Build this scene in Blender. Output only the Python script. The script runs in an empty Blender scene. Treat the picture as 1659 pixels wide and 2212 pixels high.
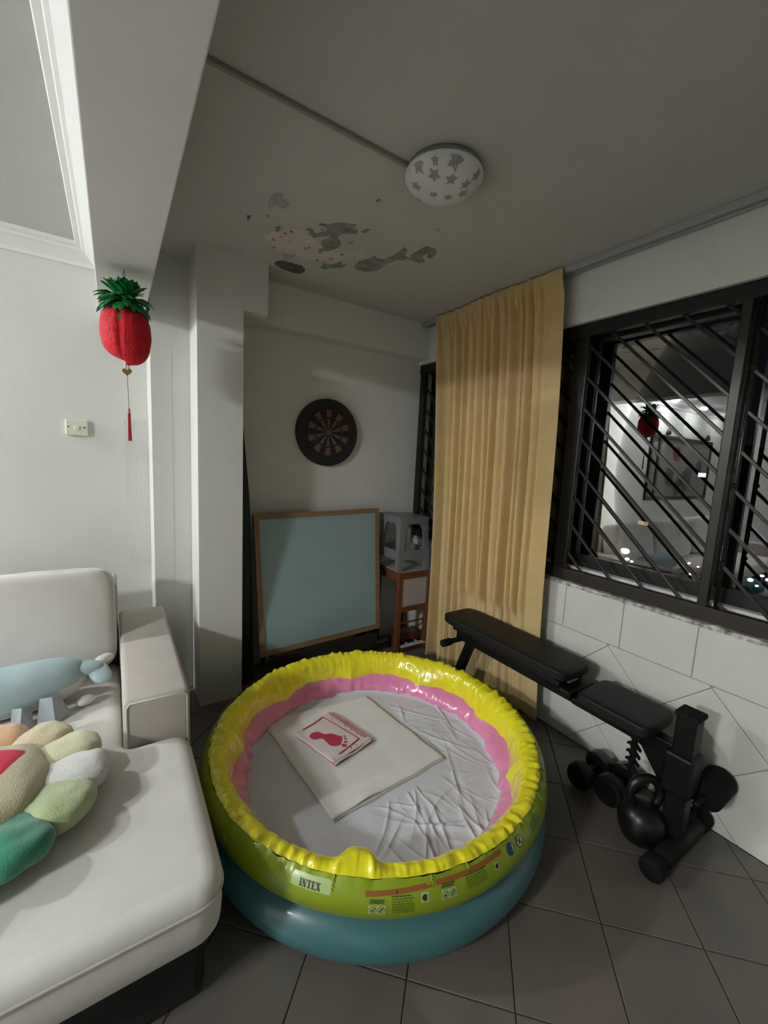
import bpy, bmesh, math, random
import numpy as np
from mathutils import Vector, Matrix, noise as mnoise

random.seed(7)
rng = np.random.default_rng(7)
S = bpy.context.scene
COL = S.collection
PI = math.pi

# ------------------------------------------------------------------ camera, world, lights, exposure
W_PX, F_PX = 1659.0, 890.0
YAW, PITCH, ROLL, CAM_H = 0.583, 0.1295, 0.050, 1.50
cam = bpy.data.cameras.new('camera')
cam.sensor_fit = 'HORIZONTAL'
cam.sensor_width = 36.0
cam.lens = F_PX / W_PX * 36.0
cam.clip_start = 0.02
cam.clip_end = 300
cam_o = bpy.data.objects.new('camera', cam)
COL.objects.link(cam_o)
fw = Vector((math.sin(YAW) * math.cos(PITCH), math.cos(YAW) * math.cos(PITCH), -math.sin(PITCH)))
r0 = Vector((math.cos(YAW), -math.sin(YAW), 0))
u0 = r0.cross(fw)
r1 = r0 * math.cos(ROLL) + u0 * math.sin(ROLL)
u1 = u0 * math.cos(ROLL) - r0 * math.sin(ROLL)
M = Matrix.Identity(4)
for i in range(3):
    M[i][0], M[i][1], M[i][2] = r1[i], u1[i], -fw[i]
M.translation = (0, 0, CAM_H)
cam_o.matrix_world = M
S.camera = cam_o

world = bpy.data.worlds.new('night')
S.world = world
world.use_nodes = True
world.node_tree.nodes['Background'].inputs[0].default_value = (0.012, 0.013, 0.018, 1)
world.node_tree.nodes['Background'].inputs[1].default_value = 0.12

vs = S.view_settings
vs.view_transform = 'Standard'
vs.look = 'None'
vs.gamma = 1.0
vs.use_curve_mapping = False
vs.exposure = 1.3

# lamps of the living room (built further down): x, y, emission strength of the glowing disc
DOWNLIGHTS = [(-2.15, 2.79, 560.0), (-3.15, 2.79, 260.0), (-4.15, 2.79, 160.0)]
DOME_LIGHT = (-3.4, 0.15, 103.0)        # dome lamp in the middle of the living room


# ------------------------------------------------------------------ materials
def mat(name, col, rough=0.6, metal=0.0, coat=0.0, var=0.0, vscale=6.0, bump=0.0, bscale=60.0,
        sheen=0.0, sss=0.0, col2=None, stretch=None, trans=0.0, spec=0.5, ridged=False):
    m = bpy.data.materials.new(name)
    m.use_nodes = True
    nt = m.node_tree
    b = nt.nodes['Principled BSDF']
    c = (*col, 1)
    b.inputs['Base Color'].default_value = c
    b.inputs['Roughness'].default_value = rough
    b.inputs['Metallic'].default_value = metal
    b.inputs['Coat Weight'].default_value = coat
    b.inputs['Coat Roughness'].default_value = 0.12
    b.inputs['Sheen Weight'].default_value = sheen
    b.inputs['Transmission Weight'].default_value = trans
    b.inputs['Specular IOR Level'].default_value = spec
    if sss:
        b.inputs['Subsurface Weight'].default_value = sss
        b.inputs['Subsurface Radius'].default_value = (0.03, 0.03, 0.03)
        b.inputs['Subsurface Scale'].default_value = 0.3
    if var or bump:
        tc = nt.nodes.new('ShaderNodeTexCoord')
        src = tc.outputs['Object']
        if stretch:
            mp = nt.nodes.new('ShaderNodeMapping')
            mp.inputs['Scale'].default_value = stretch
            nt.links.new(src, mp.inputs['Vector'])
            src = mp.outputs['Vector']
    if var:
        n = nt.nodes.new('ShaderNodeTexNoise')
        n.inputs['Scale'].default_value = vscale
        n.inputs['Detail'].default_value = 5
        nt.links.new(src, n.inputs['Vector'])
        rp = nt.nodes.new('ShaderNodeValToRGB')
        rp.color_ramp.elements[0].position = 0.3
        rp.color_ramp.elements[1].position = 0.7
        d = col2 if col2 else tuple(max(0, k * (1 - var)) for k in col)
        rp.color_ramp.elements[0].color = (*d, 1)
        rp.color_ramp.elements[1].color = c
        nt.links.new(n.outputs['Fac'], rp.inputs['Fac'])
        nt.links.new(rp.outputs['Color'], b.inputs['Base Color'])
    if bump:
        n2 = nt.nodes.new('ShaderNodeTexNoise')
        n2.inputs['Scale'].default_value = bscale
        n2.inputs['Detail'].default_value = 4
        if ridged:
            n2.noise_type = 'RIDGED_MULTIFRACTAL'
            n2.inputs['Detail'].default_value = 2
            n2.normalize = True
        nt.links.new(src, n2.inputs['Vector'])
        bp = nt.nodes.new('ShaderNodeBump')
        bp.inputs['Strength'].default_value = bump
        bp.inputs['Distance'].default_value = 0.01
        nt.links.new(n2.outputs['Fac'], bp.inputs['Height'])
        nt.links.new(bp.outputs['Normal'], b.inputs['Normal'])
    return m


def emit(name, col, s):
    m = bpy.data.materials.new(name)
    m.use_nodes = True
    nt = m.node_tree
    nt.nodes.remove(nt.nodes['Principled BSDF'])
    e = nt.nodes.new('ShaderNodeEmission')
    e.inputs[0].default_value = (*col, 1)
    e.inputs[1].default_value = s
    nt.links.new(e.outputs[0], nt.nodes['Material Output'].inputs[0])
    return m


def glass_mat():
    m = bpy.data.materials.new('window_glass')
    m.use_nodes = True
    nt = m.node_tree
    nt.nodes.remove(nt.nodes['Principled BSDF'])
    t = nt.nodes.new('ShaderNodeBsdfTransparent')
    t.inputs[0].default_value = (0.9, 0.92, 0.92, 1)
    g = nt.nodes.new('ShaderNodeBsdfGlossy')
    g.inputs['Roughness'].default_value = 0.004
    fr = nt.nodes.new('ShaderNodeFresnel')
    fr.inputs['IOR'].default_value = 2.15
    mx = nt.nodes.new('ShaderNodeMixShader')
    nt.links.new(fr.outputs[0], mx.inputs[0])
    nt.links.new(t.outputs[0], mx.inputs[1])
    nt.links.new(g.outputs[0], mx.inputs[2])
    nt.links.new(mx.outputs[0], nt.nodes['Material Output'].inputs[0])
    return m


def fabric_mat(name, col, var=0.12, weave=900.0, bump=0.15, rough=0.9, sheen=0.2, lines=None):
    """woven cloth: soft colour drift, fine weave relief"""
    m = mat(name, col, rough=rough, var=var, vscale=9, sheen=sheen, spec=0.2)
    nt = m.node_tree
    b = nt.nodes['Principled BSDF']
    tc = nt.nodes.new('ShaderNodeTexCoord')
    if lines:
        w = nt.nodes.new('ShaderNodeTexWave')
        w.wave_type = 'BANDS'
        w.bands_direction = 'Z'
        w.inputs['Scale'].default_value = lines
        w.inputs['Distortion'].default_value = 0.3
    else:
        w = nt.nodes.new('ShaderNodeTexNoise')
        w.inputs['Scale'].default_value = weave
    nt.links.new(tc.outputs['Object'], w.inputs['Vector'])
    bp = nt.nodes.new('ShaderNodeBump')
    bp.inputs['Strength'].default_value = bump
    bp.inputs['Distance'].default_value = 0.003
    nt.links.new(w.outputs['Fac'], bp.inputs['Height'])
    nt.links.new(bp.outputs['Normal'], b.inputs['Normal'])
    return m


MAT = {}
MAT['wall'] = mat('wall_paint', (0.71, 0.71, 0.67), 0.75, var=0.06, vscale=2.2, bump=0.12, bscale=140)
MAT['patch_plaster'] = mat('wall_plaster_patch', (0.68, 0.68, 0.65), 0.85, var=0.10, vscale=8, bump=0.25, bscale=60, stretch=(1, 1, .15))
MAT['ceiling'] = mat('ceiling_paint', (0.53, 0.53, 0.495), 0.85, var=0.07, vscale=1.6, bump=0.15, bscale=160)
MAT['beam'] = mat('beam_paint', (0.73, 0.73, 0.71), 0.8, var=0.06, vscale=2.5, bump=0.2, bscale=18)
MAT['cornice'] = mat('cornice_white', (0.80, 0.80, 0.78), 0.7, bump=0.1, bscale=80)
MAT['tile'] = mat('floor_tile', (0.165, 0.143, 0.12), 0.38, var=0.25, vscale=5, col2=(0.128, 0.117, 0.102), bump=0.05, bscale=30)
MAT['tile_b'] = mat('floor_tile_warm', (0.175, 0.142, 0.118), 0.38, var=0.22, vscale=4, col2=(0.136, 0.115, 0.097), bump=0.05, bscale=30)
MAT['grout'] = mat('floor_grout', (0.085, 0.073, 0.06), 0.9, var=0.3, vscale=30)
MAT['wtile'] = mat('wall_tile', (0.66, 0.66, 0.60), 0.35, var=0.08, vscale=5, bump=0.03, bscale=30)
MAT['wgrout'] = mat('wall_tile_joint', (0.38, 0.37, 0.34), 0.9, var=0.3, vscale=25)
MAT['sill'] = mat('chipped_sill', (0.70, 0.69, 0.64), 0.7, var=0.9, vscale=34, col2=(0.10, 0.09, 0.08), bump=0.6, bscale=50)
MAT['sillwhite'] = mat('sill_white', (0.8, 0.8, 0.78), 0.6)
MAT['dark_frame'] = mat('window_dark_frame', (0.010, 0.009, 0.008), 0.5, metal=0.3, bump=0.1, bscale=60)
MAT['grille_bar'] = mat('grille_bronze', (0.032, 0.029, 0.026), 0.32, metal=0.6)
MAT['grille_brown'] = mat('grille_brown', (0.028, 0.020, 0.014), 0.5, metal=0.2, var=0.3, vscale=9)
MAT['glass'] = glass_mat()
MAT['curtain'] = fabric_mat('curtain_tan', (0.62, 0.44, 0.205), lines=55, bump=0.25, var=0.1)
MAT['rail'] = mat('curtain_rail_grey', (0.36, 0.35, 0.36), 0.5)
MAT['cable'] = mat('cable_trunk', (0.30, 0.28, 0.24), 0.6)
MAT['lamp'] = mat('lamp_shade', (0.70, 0.70, 0.70), 0.35)
MAT['star'] = mat('lamp_star', (0.32, 0.32, 0.31), 0.5)
MAT['lamp_base'] = mat('lamp_base', (0.25, 0.25, 0.24), 0.6)
MAT['peel_grey'] = mat('peeled_concrete', (0.33, 0.325, 0.29), 0.95, var=0.5, vscale=22, bump=0.6, bscale=40)
MAT['peel_lilac'] = mat('peeled_undercoat', (0.42, 0.42, 0.43), 0.9, var=0.2, vscale=20, bump=0.3, bscale=40)
MAT['peel_dark'] = mat('peeled_mould', (0.13, 0.125, 0.09), 0.95, var=0.5, vscale=25, bump=0.6, bscale=40)
MAT['peel_pink'] = mat('peeled_pink_undercoat', (0.66, 0.58, 0.52), 0.9, var=0.1, vscale=9, bump=0.3, bscale=40)
MAT['sofa'] = fabric_mat('sofa_cream', (0.70, 0.675, 0.63), var=0.05, weave=700)
MAT['sofa_arm'] = fabric_mat('sofa_beige', (0.50, 0.45, 0.40), var=0.08, weave=700)
MAT['piping'] = fabric_mat('sofa_piping', (0.63, 0.60, 0.56), var=0.05)
MAT['dark_wood'] = mat('dark_wood', (0.03, 0.024, 0.02), 0.5)
MAT['whale_blue'] = fabric_mat('whale_blue_plush', (0.40, 0.52, 0.54), var=0.12, weave=500, bump=0.4)
MAT['whale_white'] = fabric_mat('whale_pale_plush', (0.68, 0.68, 0.62), var=0.1, weave=500, bump=0.4)
MAT['ribbon'] = mat('grey_ribbon', (0.33, 0.37, 0.39), 0.35, sheen=0.3)
FL = [(0.66, 0.66, 0.62), (0.66, 0.65, 0.41), (0.64, 0.55, 0.34), (0.70, 0.40, 0.20), (0.62, 0.28, 0.26), (0.55, 0.28, 0.40), (0.46, 0.30, 0.50),
      (0.30, 0.30, 0.55), (0.22, 0.34, 0.55), (0.14, 0.36, 0.52), (0.05, 0.36, 0.36), (0.03, 0.22, 0.125), (0.40, 0.47, 0.24)]
FLM = [fabric_mat('flower_petal_plush_%s' % 'abcdefghijklm'[k], c, var=0.16, weave=260, bump=0.7, sheen=0.5) for k, c in enumerate(FL)]
MAT['flower_centre'] = fabric_mat('flower_cream_plush', (0.52, 0.47, 0.29), var=0.15, weave=260, bump=0.7, sheen=0.4)
MAT['flower_red'] = fabric_mat('flower_red_felt', (0.62, 0.012, 0.05), var=0.1, weave=300, bump=0.3)
MAT['green_vinyl'] = mat('pool_green_vinyl', (0.26, 0.345, 0.012), 0.33, coat=0.25, sss=0.15)
MAT['blue_vinyl'] = mat('pool_blue_vinyl', (0.055, 0.17, 0.18), 0.34, coat=0.2, sss=0.12)
MAT['yellow_vinyl'] = mat('pool_yellow_vinyl', (0.84, 0.74, 0.02), 0.20, coat=0.5, bump=1.0, bscale=17, ridged=True)
MAT['pink_vinyl'] = mat('pool_pink_vinyl', (0.80, 0.26, 0.46), 0.22, coat=0.5, bump=0.9, bscale=15, ridged=True)
MAT['sheet'] = fabric_mat('white_sheet', (0.64, 0.64, 0.69), var=0.03, weave=900, bump=0.08, rough=0.6)
MAT['towel'] = fabric_mat('cream_towel', (0.80, 0.775, 0.75), var=0.05, weave=420, bump=0.5)
MAT['mat_pink'] = fabric_mat('bath_mat_pale', (0.72, 0.62, 0.60), var=0.06, weave=420, bump=0.5)
MAT['mat_red'] = fabric_mat('bath_mat_red', (0.50, 0.02, 0.055), var=0.1, weave=420, bump=0.4)
MAT['mat_rose'] = fabric_mat('bath_mat_rose', (0.55, 0.20, 0.24), var=0.25, weave=420, bump=0.4)
MAT['ink'] = mat('label_ink', (0.02, 0.025, 0.02), 0.5)
MAT['ink_green'] = mat('label_faint_ink', (0.05, 0.085, 0.012), 0.5)
MAT['label_pale'] = mat('label_pale', (0.42, 0.47, 0.20), 0.35)
MAT['label_light'] = mat('label_light', (0.40, 0.52, 0.20), 0.3, coat=0.3)
MAT['label_orange'] = mat('label_orange', (0.30, 0.085, 0.02), 0.45)
MAT['label_blue'] = mat('label_blue', (0.005, 0.04, 0.12), 0.4)
MAT['black_metal'] = mat('black_metal', (0.005, 0.005, 0.005), 0.45, spec=0.22)
MAT['black_vinyl'] = mat('black_vinyl', (0.008, 0.008, 0.008), 0.5, spec=0.25, bump=0.15, bscale=200)
MAT['black_foam'] = mat('black_foam', (0.006, 0.006, 0.006), 0.85, spec=0.2)
MAT['iron'] = mat('painted_iron', (0.006, 0.006, 0.006), 0.34, spec=0.4)
MAT['board'] = mat('board_blue_surface', (0.30, 0.42, 0.44), 0.35, var=0.12, vscale=2.2)
MAT['pine'] = mat('pine_wood', (0.31, 0.19, 0.09), 0.5, var=0.3, vscale=5, stretch=(1, 12, 12))
MAT['red_wood'] = mat('reddish_wood', (0.23, 0.075, 0.028), 0.4, var=0.3, vscale=6, stretch=(10, 10, 1.5))
MAT['panel_cream'] = mat('table_cream_panel', (0.52, 0.46, 0.42), 0.5)
MAT['table_top'] = mat('table_white_top', (0.55, 0.55, 0.53), 0.4)
MAT['stool'] = mat('grey_plastic', (0.21, 0.215, 0.23), 0.35)
MAT['key_white'] = mat('key_white', (0.72, 0.70, 0.66), 0.3)
MAT['toy_red'] = mat('toy_dark_red', (0.14, 0.03, 0.02), 0.35)
MAT['dart_black'] = mat('dartboard_black', (0.012, 0.012, 0.012), 0.6, bump=0.2, bscale=200)
MAT['dart_cream'] = mat('dartboard_cream', (0.13, 0.10, 0.085), 0.85, bump=0.3, bscale=300)
MAT['dart_brown'] = mat('dartboard_brown', (0.17, 0.095, 0.07), 0.85, bump=0.3, bscale=300)
MAT['dart_dark'] = mat('dartboard_dark_wedge', (0.024, 0.013, 0.013), 0.85, bump=0.3, bscale=300)
MAT['wire'] = mat('steel_wire', (0.10, 0.10, 0.10), 0.4, metal=0.8)
MAT['switch'] = mat('switch_plastic', (0.72, 0.71, 0.60), 0.35)
MAT['switch_hole'] = mat('switch_screw', (0.03, 0.03, 0.02), 0.6)
MAT['lantern_red'] = mat('lantern_red_paper', (0.72, 0.003, 0.015), 0.7, sss=0.1, var=0.25, vscale=30, bump=0.6, bscale=70)
MAT['lantern_green'] = mat('lantern_green_paper', (0.0, 0.20, 0.035), 0.55, sss=0.1)
MAT['gold'] = mat('gold_card', (0.20, 0.12, 0.03), 0.4, metal=0.5)
MAT['tassel'] = mat('tassel_red', (0.50, 0.01, 0.03), 0.6)
MAT['string'] = mat('string_dark', (0.12, 0.05, 0.05), 0.7)
MAT['clear'] = mat('clear_plastic', (0.8, 0.75, 0.75), 0.15)
MAT['dark_green'] = mat('dark_green_cloth', (0.008, 0.020, 0.016), 0.7)
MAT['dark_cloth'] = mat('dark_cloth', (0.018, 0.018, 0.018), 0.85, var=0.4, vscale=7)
MAT['night'] = mat('night_ground', (0.02, 0.02, 0.02), 0.9)
MAT['night_wall'] = mat('night_building', (0.012, 0.012, 0.013), 0.9)
MAT['lit_window'] = emit('lit_far_window', (0.9, 0.95, 1.0), 0.5)
MAT['lit_warm'] = emit('lit_far_window_warm', (1.0, 0.7, 0.35), 0.16)
MAT['street'] = emit('street_lamp_glow', (0.95, 1.0, 1.0), 4.0)
MAT['picture'] = mat('picture_paper', (0.30, 0.27, 0.25), 0.8, var=0.3, vscale=1.5)
MAT['picture_flower'] = mat('picture_flower', (0.20, 0.05, 0.06), 0.8, var=0.4, vscale=9)
MAT['picture_leaf'] = mat('picture_leaf', (0.10, 0.10, 0.08), 0.8, var=0.4, vscale=6)
MAT['spot_ring'] = mat('downlight_ring', (0.8, 0.8, 0.8), 0.4)


# ------------------------------------------------------------------ helpers
def wloc(o):
    v = Vector((0, 0, 0))
    while o is not None:
        v = v + o.location
        o = o.parent
    return v


def obj(name, V, F, m, parent=None, smooth=False, mats=None, fmat=None):
    """one mesh object from world-space vertices, parented (vertices go into the parent's frame)"""
    me = bpy.data.meshes.new(name)
    V = np.asarray(V, dtype=float)
    if parent is not None:
        V = V - np.array(wloc(parent))
    me.from_pydata(V.tolist(), [], F)
    for k in (mats or [m]):
        me.materials.append(k)
    if fmat is not None:
        me.polygons.foreach_set('material_index', fmat)
    if smooth:
        me.polygons.foreach_set('use_smooth', [True] * len(me.polygons))
    me.update()
    o = bpy.data.objects.new(name, me)
    COL.objects.link(o)
    o.parent = parent
    return o


def tag(o, label=None, cat=None, group=None, kind=None):
    if label: o['label'] = label
    if cat: o['category'] = cat
    if group: o['group'] = group
    if kind: o['kind'] = kind
    return o


def root(name, loc, label=None, cat=None, group=None, kind=None):
    o = bpy.data.objects.new(name, None)
    o.empty_display_size = 0.05
    COL.objects.link(o)
    o.location = loc
    return tag(o, label, cat, group, kind)


class MB:
    """collects shapes (world space) into one mesh"""
    def __init__(self):
        self.V, self.F = [], []

    def add(self, V, F):
        n = len(self.V)
        self.V += [tuple(v) for v in V]
        self.F += [tuple(i + n for i in f) for f in F]
        return self

    def box(self, a, b, bev=0.0, rot=None, pivot=None, seg=2):
        a, b = Vector(a), Vector(b)
        bm = bmesh.new()
        bmesh.ops.create_cube(bm, size=1.0)
        d, c = b - a, (a + b) / 2
        for v in bm.verts:
            v.co = Vector((v.co.x * d.x + c.x, v.co.y * d.y + c.y, v.co.z * d.z + c.z))
        if bev > 0:
            bmesh.ops.bevel(bm, geom=bm.edges[:], offset=min(bev, min(abs(k) for k in d) * .49), segments=seg, affect='EDGES', profile=0.5)
        return self._bm(bm, rot, pivot if pivot is not None else c)

    def _bm(self, bm, rot=None, pivot=None):
        bm.verts.index_update()
        V = []
        for v in bm.verts:
            p = v.co.copy()
            if rot is not None:
                p = rot @ (p - Vector(pivot)) + Vector(pivot)
            V.append(tuple(p))
        F = [tuple(v.index for v in f.verts) for f in bm.faces]
        bm.free()
        return self.add(V, F)

    def bar(self, p, q, w, h=None, up=(0, 0, 1), bev=0.0):
        """rectangular bar from p to q"""
        h = h or w
        p, q = Vector(p), Vector(q)
        d = q - p
        L = d.length
        z = d.normalized()
        x = Vector(up).cross(z)
        if x.length < 1e-4:
            x = Vector((1, 0, 0)).cross(z)
        x.normalize()
        y = z.cross(x)
        R = Matrix((x, y, z)).transposed()
        bm = bmesh.new()
        bmesh.ops.create_cube(bm, size=1.0)
        for v in bm.verts:
            v.co = Vector((v.co.x * w, v.co.y * h, v.co.z * L))
        if bev:
            bmesh.ops.bevel(bm, geom=bm.edges[:], offset=bev, segments=2, affect='EDGES', profile=0.5)
        for v in bm.verts:
            v.co = R @ v.co + (p + q) / 2
        return self._bm(bm)

    def tube(self, pts, r, n=12, closed=False, caps=True):
        P = [Vector(p) for p in pts]
        R = r if hasattr(r, '__len__') else [r] * len(P)
        rings = []
        prev = None
        N = len(P)
        for i in range(N):
            if closed:
                t = (P[(i + 1) % N] - P[i - 1]).normalized()
            else:
                t = (P[min(i + 1, N - 1)] - P[max(i - 1, 0)]).normalized()
            if prev is None:
                a = Vector((0, 0, 1)) if abs(t.z) < .9 else Vector((1, 0, 0))
                x = a.cross(t).normalized()
            else:
                x = (prev - t * prev.dot(t)).normalized()
            prev = x
            y = t.cross(x)
            rings.append([P[i] + (x * math.cos(2 * PI * k / n) + y * math.sin(2 * PI * k / n)) * R[i] for k in range(n)])
        V = [v for rg in rings for v in rg]
        F = []
        for i in range(N if closed else N - 1):
            j = (i + 1) % N
            for k in range(n):
                F.append((i * n + k, i * n + (k + 1) % n, j * n + (k + 1) % n, j * n + k))
        if caps and not closed:
            F.append(tuple(range(n))[::-1])
            F.append(tuple((N - 1) * n + k for k in range(n)))
        return self.add(V, F)

    def lathe(self, prof, c, n=32, axis='z', caps=True):
        """prof: (radius, along)"""
        V = []
        for r, h in prof:
            for k in range(n):
                a = 2 * PI * k / n
                x, y = r * math.cos(a), r * math.sin(a)
                p = {'z': (x, y, h), 'x': (h, x, y), 'y': (y, h, x)}[axis]
                V.append((p[0] + c[0], p[1] + c[1], p[2] + c[2]))
        F = []
        for i in range(len(prof) - 1):
            for k in range(n):
                F.append((i * n + k, i * n + (k + 1) % n, (i + 1) * n + (k + 1) % n, (i + 1) * n + k))
        if caps:
            if prof[0][0] > 1e-5: F.append(tuple(range(n))[::-1])
            if prof[-1][0] > 1e-5: F.append(tuple((len(prof) - 1) * n + k for k in range(n)))
        return self.add(V, F)

    def prism(self, poly, z0, z1, fn=None):
        """polygon (list of 2D) extruded z0..z1; fn maps (x,y,z)->world"""
        fn = fn or (lambda x, y, z: (x, y, z))
        n = len(poly)
        V = [fn(x, y, z0) for x, y in poly] + [fn(x, y, z1) for x, y in poly]
        F = [tuple(range(n))[::-1], tuple(range(n, 2 * n))]
        F += [(i, (i + 1) % n, n + (i + 1) % n, n + i) for i in range(n)]
        return self.add(V, F)

    def superbox(self, c, dims, n=5.0, sub=10, rot=None, noise=0.0, nscale=8.0, sag=None):
        """rounded cushion-like box: Lp ball on a cube grid"""
        V, idx, F = [], {}, []
        def vid(p):
            k = (round(p[0], 5), round(p[1], 5), round(p[2], 5))
            if k not in idx:
                idx[k] = len(V)
                L = (abs(p[0]) ** n + abs(p[1]) ** n + abs(p[2]) ** n) ** (1 / n)
                V.append([p[0] / L, p[1] / L, p[2] / L])
            return idx[k]
        for ax in range(3):
            for s in (-1, 1):
                for i in range(sub):
                    for j in range(sub):
                        q = []
                        for (a, b) in ((i, j), (i + 1, j), (i + 1, j + 1), (i, j + 1)):
                            p = [0, 0, 0]
                            p[ax] = s
                            p[(ax + 1) % 3] = math.sin((-1 + 2 * a / sub) * PI / 2) if False else -1 + 2 * a / sub
                            p[(ax + 2) % 3] = -1 + 2 * b / sub
                            q.append(vid(p))
                        F.append(tuple(q if s > 0 else q[::-1]))
        out = []
        for v in V:
            p = Vector((v[0] * dims[0] / 2, v[1] * dims[1] / 2, v[2] * dims[2] / 2))
            if sag:
                p = Vector(sag(v, p))
            if noise:
                nv = Vector(v).normalized()
                p += nv * (mnoise.fractal((p + Vector(c)) * nscale, 1.0, 2.0, 3) * noise)
            if rot is not None:
                p = rot @ p
            out.append(p + Vector(c))
        return self.add(out, F)

    def build(self, name, m, parent=None, smooth=False):
        return obj(name, self.V, self.F, m, parent, smooth)


def autosmooth(o, deg=35):
    me = o.data
    me.polygons.foreach_set('use_smooth', [True] * len(me.polygons))
    me.set_sharp_from_angle(angle=math.radians(deg))
    return o


def tri(o):
    bm = bmesh.new()
    bm.from_mesh(o.data)
    bmesh.ops.triangulate(bm, faces=[f for f in bm.faces if len(f.verts) > 4], ngon_method='EAR_CLIP')
    bmesh.ops.recalc_face_normals(bm, faces=bm.faces[:])
    bm.to_mesh(o.data)
    bm.free()
    return o


def rot(ax, deg):
    return Matrix.Rotation(math.radians(deg), 3, ax)


# ------------------------------------------------------------------ the room shell
ZC = 2.54                                   # ceiling height
XW, YS, YD, YP = 2.10, 2.97, 2.78, 2.44     # window wall, sofa wall, dartboard wall, pillar front
XL, YR = -4.9, -4.2                         # far side and rear of the living room
SILL, HEAD = 0.862, 2.262
TH = 0.16

fl = MB().box((XL - TH, YR - TH, -0.16), (XW + 0.2, YS + TH, -0.004)).build('floor', MAT['grout'])
tag(fl, kind='structure')


def clip_poly(poly, x0, x1, y0, y1):
    for ax, lim, sg in ((0, x0, 1), (0, x1, -1), (1, y0, 1), (1, y1, -1)):
        out = []
        for i in range(len(poly)):
            a, b = poly[i - 1], poly[i]
            ia, ib = sg * (a[ax] - lim) >= 0, sg * (b[ax] - lim) >= 0
            if ia != ib:
                t = (lim - a[ax]) / (b[ax] - a[ax])
                out.append((a[0] + (b[0] - a[0]) * t, a[1] + (b[1] - a[1]) * t))
            if ib:
                out.append(b)
        poly = out
        if not poly:
            return []
    return poly


def poly_area(p):
    return abs(sum(p[i - 1][0] * p[i][1] - p[i][0] * p[i - 1][1] for i in range(len(p)))) / 2


def tile_shape(poly, d0, d1, fn, ch=0.0022):
    """thin tile with chamfered rim; fn maps (u,v,d) to world"""
    c = (sum(p[0] for p in poly) / len(poly), sum(p[1] for p in poly) / len(poly))
    ins = []
    for p in poly:
        d = math.hypot(p[0] - c[0], p[1] - c[1]) or 1
        k = 1 - ch * 1.4 / d
        ins.append((c[0] + (p[0] - c[0]) * k, c[1] + (p[1] - c[1]) * k))
    n = len(poly)
    V = [fn(x, y, d0) for x, y in poly] + [fn(x, y, d1 - 0.0012) for x, y in poly] + [fn(x, y, d1) for x, y in ins]
    F = [(i, (i + 1) % n, n + (i + 1) % n, n + i) for i in range(n)]
    F += [(n + i, n + (i + 1) % n, 2 * n + (i + 1) % n, 2 * n + i) for i in range(n)]
    F += [tuple(range(2 * n, 3 * n))]
    return V, F


# floor tiles, laid diagonally
q2 = math.sqrt(2)
TW, J = 0.305, 0.0018
whole = None
rest = MB()
for i in range(-24, 24):
    for j in range(-24, 24):
        ua, ub = 1.021 + TW * i + J, 1.021 + TW * (i + 1) - J
        va, vb = -0.073 + TW * j + J, -0.073 + TW * (j + 1) - J
        pts = [((u + v) / q2, (u - v) / q2) for u, v in ((ua, va), (ub, va), (ub, vb), (ua, vb))][::-1]
        p = clip_poly(pts, XL, XW - 0.012, YR, YS)
        if len(p) < 3 or poly_area(p) < 4e-4:
            continue
        cx, cy = sum(k[0] for k in pts) / 4, sum(k[1] for k in pts) / 4
        if not (-0.25 < cx < 2.3 and -0.35 < cy < 3.1):
            V, F = tile_shape(p, -0.006, 0.0, lambda x, y, d: (x, y, d))
            rest.add(V, F)
            continue
        full = abs(poly_area(p) - poly_area(pts)) < 1e-6
        if full:
            if whole is None:
                V, F = tile_shape([(k[0] - cx, k[1] - cy) for k in pts], -0.006, 0.0, lambda x, y, d: (x, y, d))
                o = obj('floor_tile', V, F, MAT['tile'])
                whole = [o.data, o.data.copy()]
                whole[1].materials[0] = MAT['tile_b']
            else:
                o = bpy.data.objects.new('floor_tile', whole[(i * 7 + j * 3) % 5 in (0, 3)])
                COL.objects.link(o)
            o.parent = fl
            o.location = (cx, cy, random.uniform(-0.0004, 0.0004))
            o.rotation_euler = (0, 0, (PI / 2) * random.randrange(4))
        else:
            V, F = tile_shape(p, -0.006, 0.0, lambda x, y, d: (x, y, d))
            obj('floor_tile', V, F, MAT['tile'], fl)
tag(rest.build('floor_tiling', MAT['tile'], fl), kind='stuff')

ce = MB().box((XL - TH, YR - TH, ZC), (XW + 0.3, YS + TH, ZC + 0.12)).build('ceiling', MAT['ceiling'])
tag(ce, kind='structure')


def struct(name, *boxes, m='wall', bev=0.0):
    b = MB()
    for a, c in boxes:
        b.box(a, c, bev)
    return tag(b.build(name, MAT[m]), kind='structure')


wall_back = struct('wall_back', ((XL - TH, YS, 0), (0.19, YS + TH, ZC)))
wall_left = struct('wall_left', ((XL - TH, YR, 0), (XL, YS, ZC)))
wall_rear = struct('wall_rear', ((XL - TH, YR - TH, 0), (XW + 0.3, YR, ZC)))
wall_alcove = struct('wall_alcove', ((0.60, YD, 0), (XW + 0.3, YD + TH, ZC)))
pillar = struct('pillar', ((0.384, YP, 0), (0.622, YD + TH, ZC)), ((0.185, 2.685, 0), (0.39, YS + TH, ZC)),
                ((0.61, YP + 0.0005, 2.268), (0.757, YD + 0.02, ZC)))
alcove_beam = struct('alcove_beam', ((0.62, 2.655, 2.285), (XW + 0.01, YD + 0.02, ZC + 0.01)))
beam = struct('ceiling_beam', ((-0.042, YR, 2.2), (0.163, YS + 0.02, ZC + 0.02)), m='beam', bev=0.004)
wall_window = struct('wall_window',
                     ((XW, YR, 0), (XW + 0.30, YD + TH, SILL - 0.015)),
                     ((XW, YR, HEAD), (XW + 0.30, YD + TH, ZC + 0.01)),
                     ((XW, YR, SILL - 0.02), (XW + 0.30, -0.72, HEAD + 0.02)))
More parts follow.
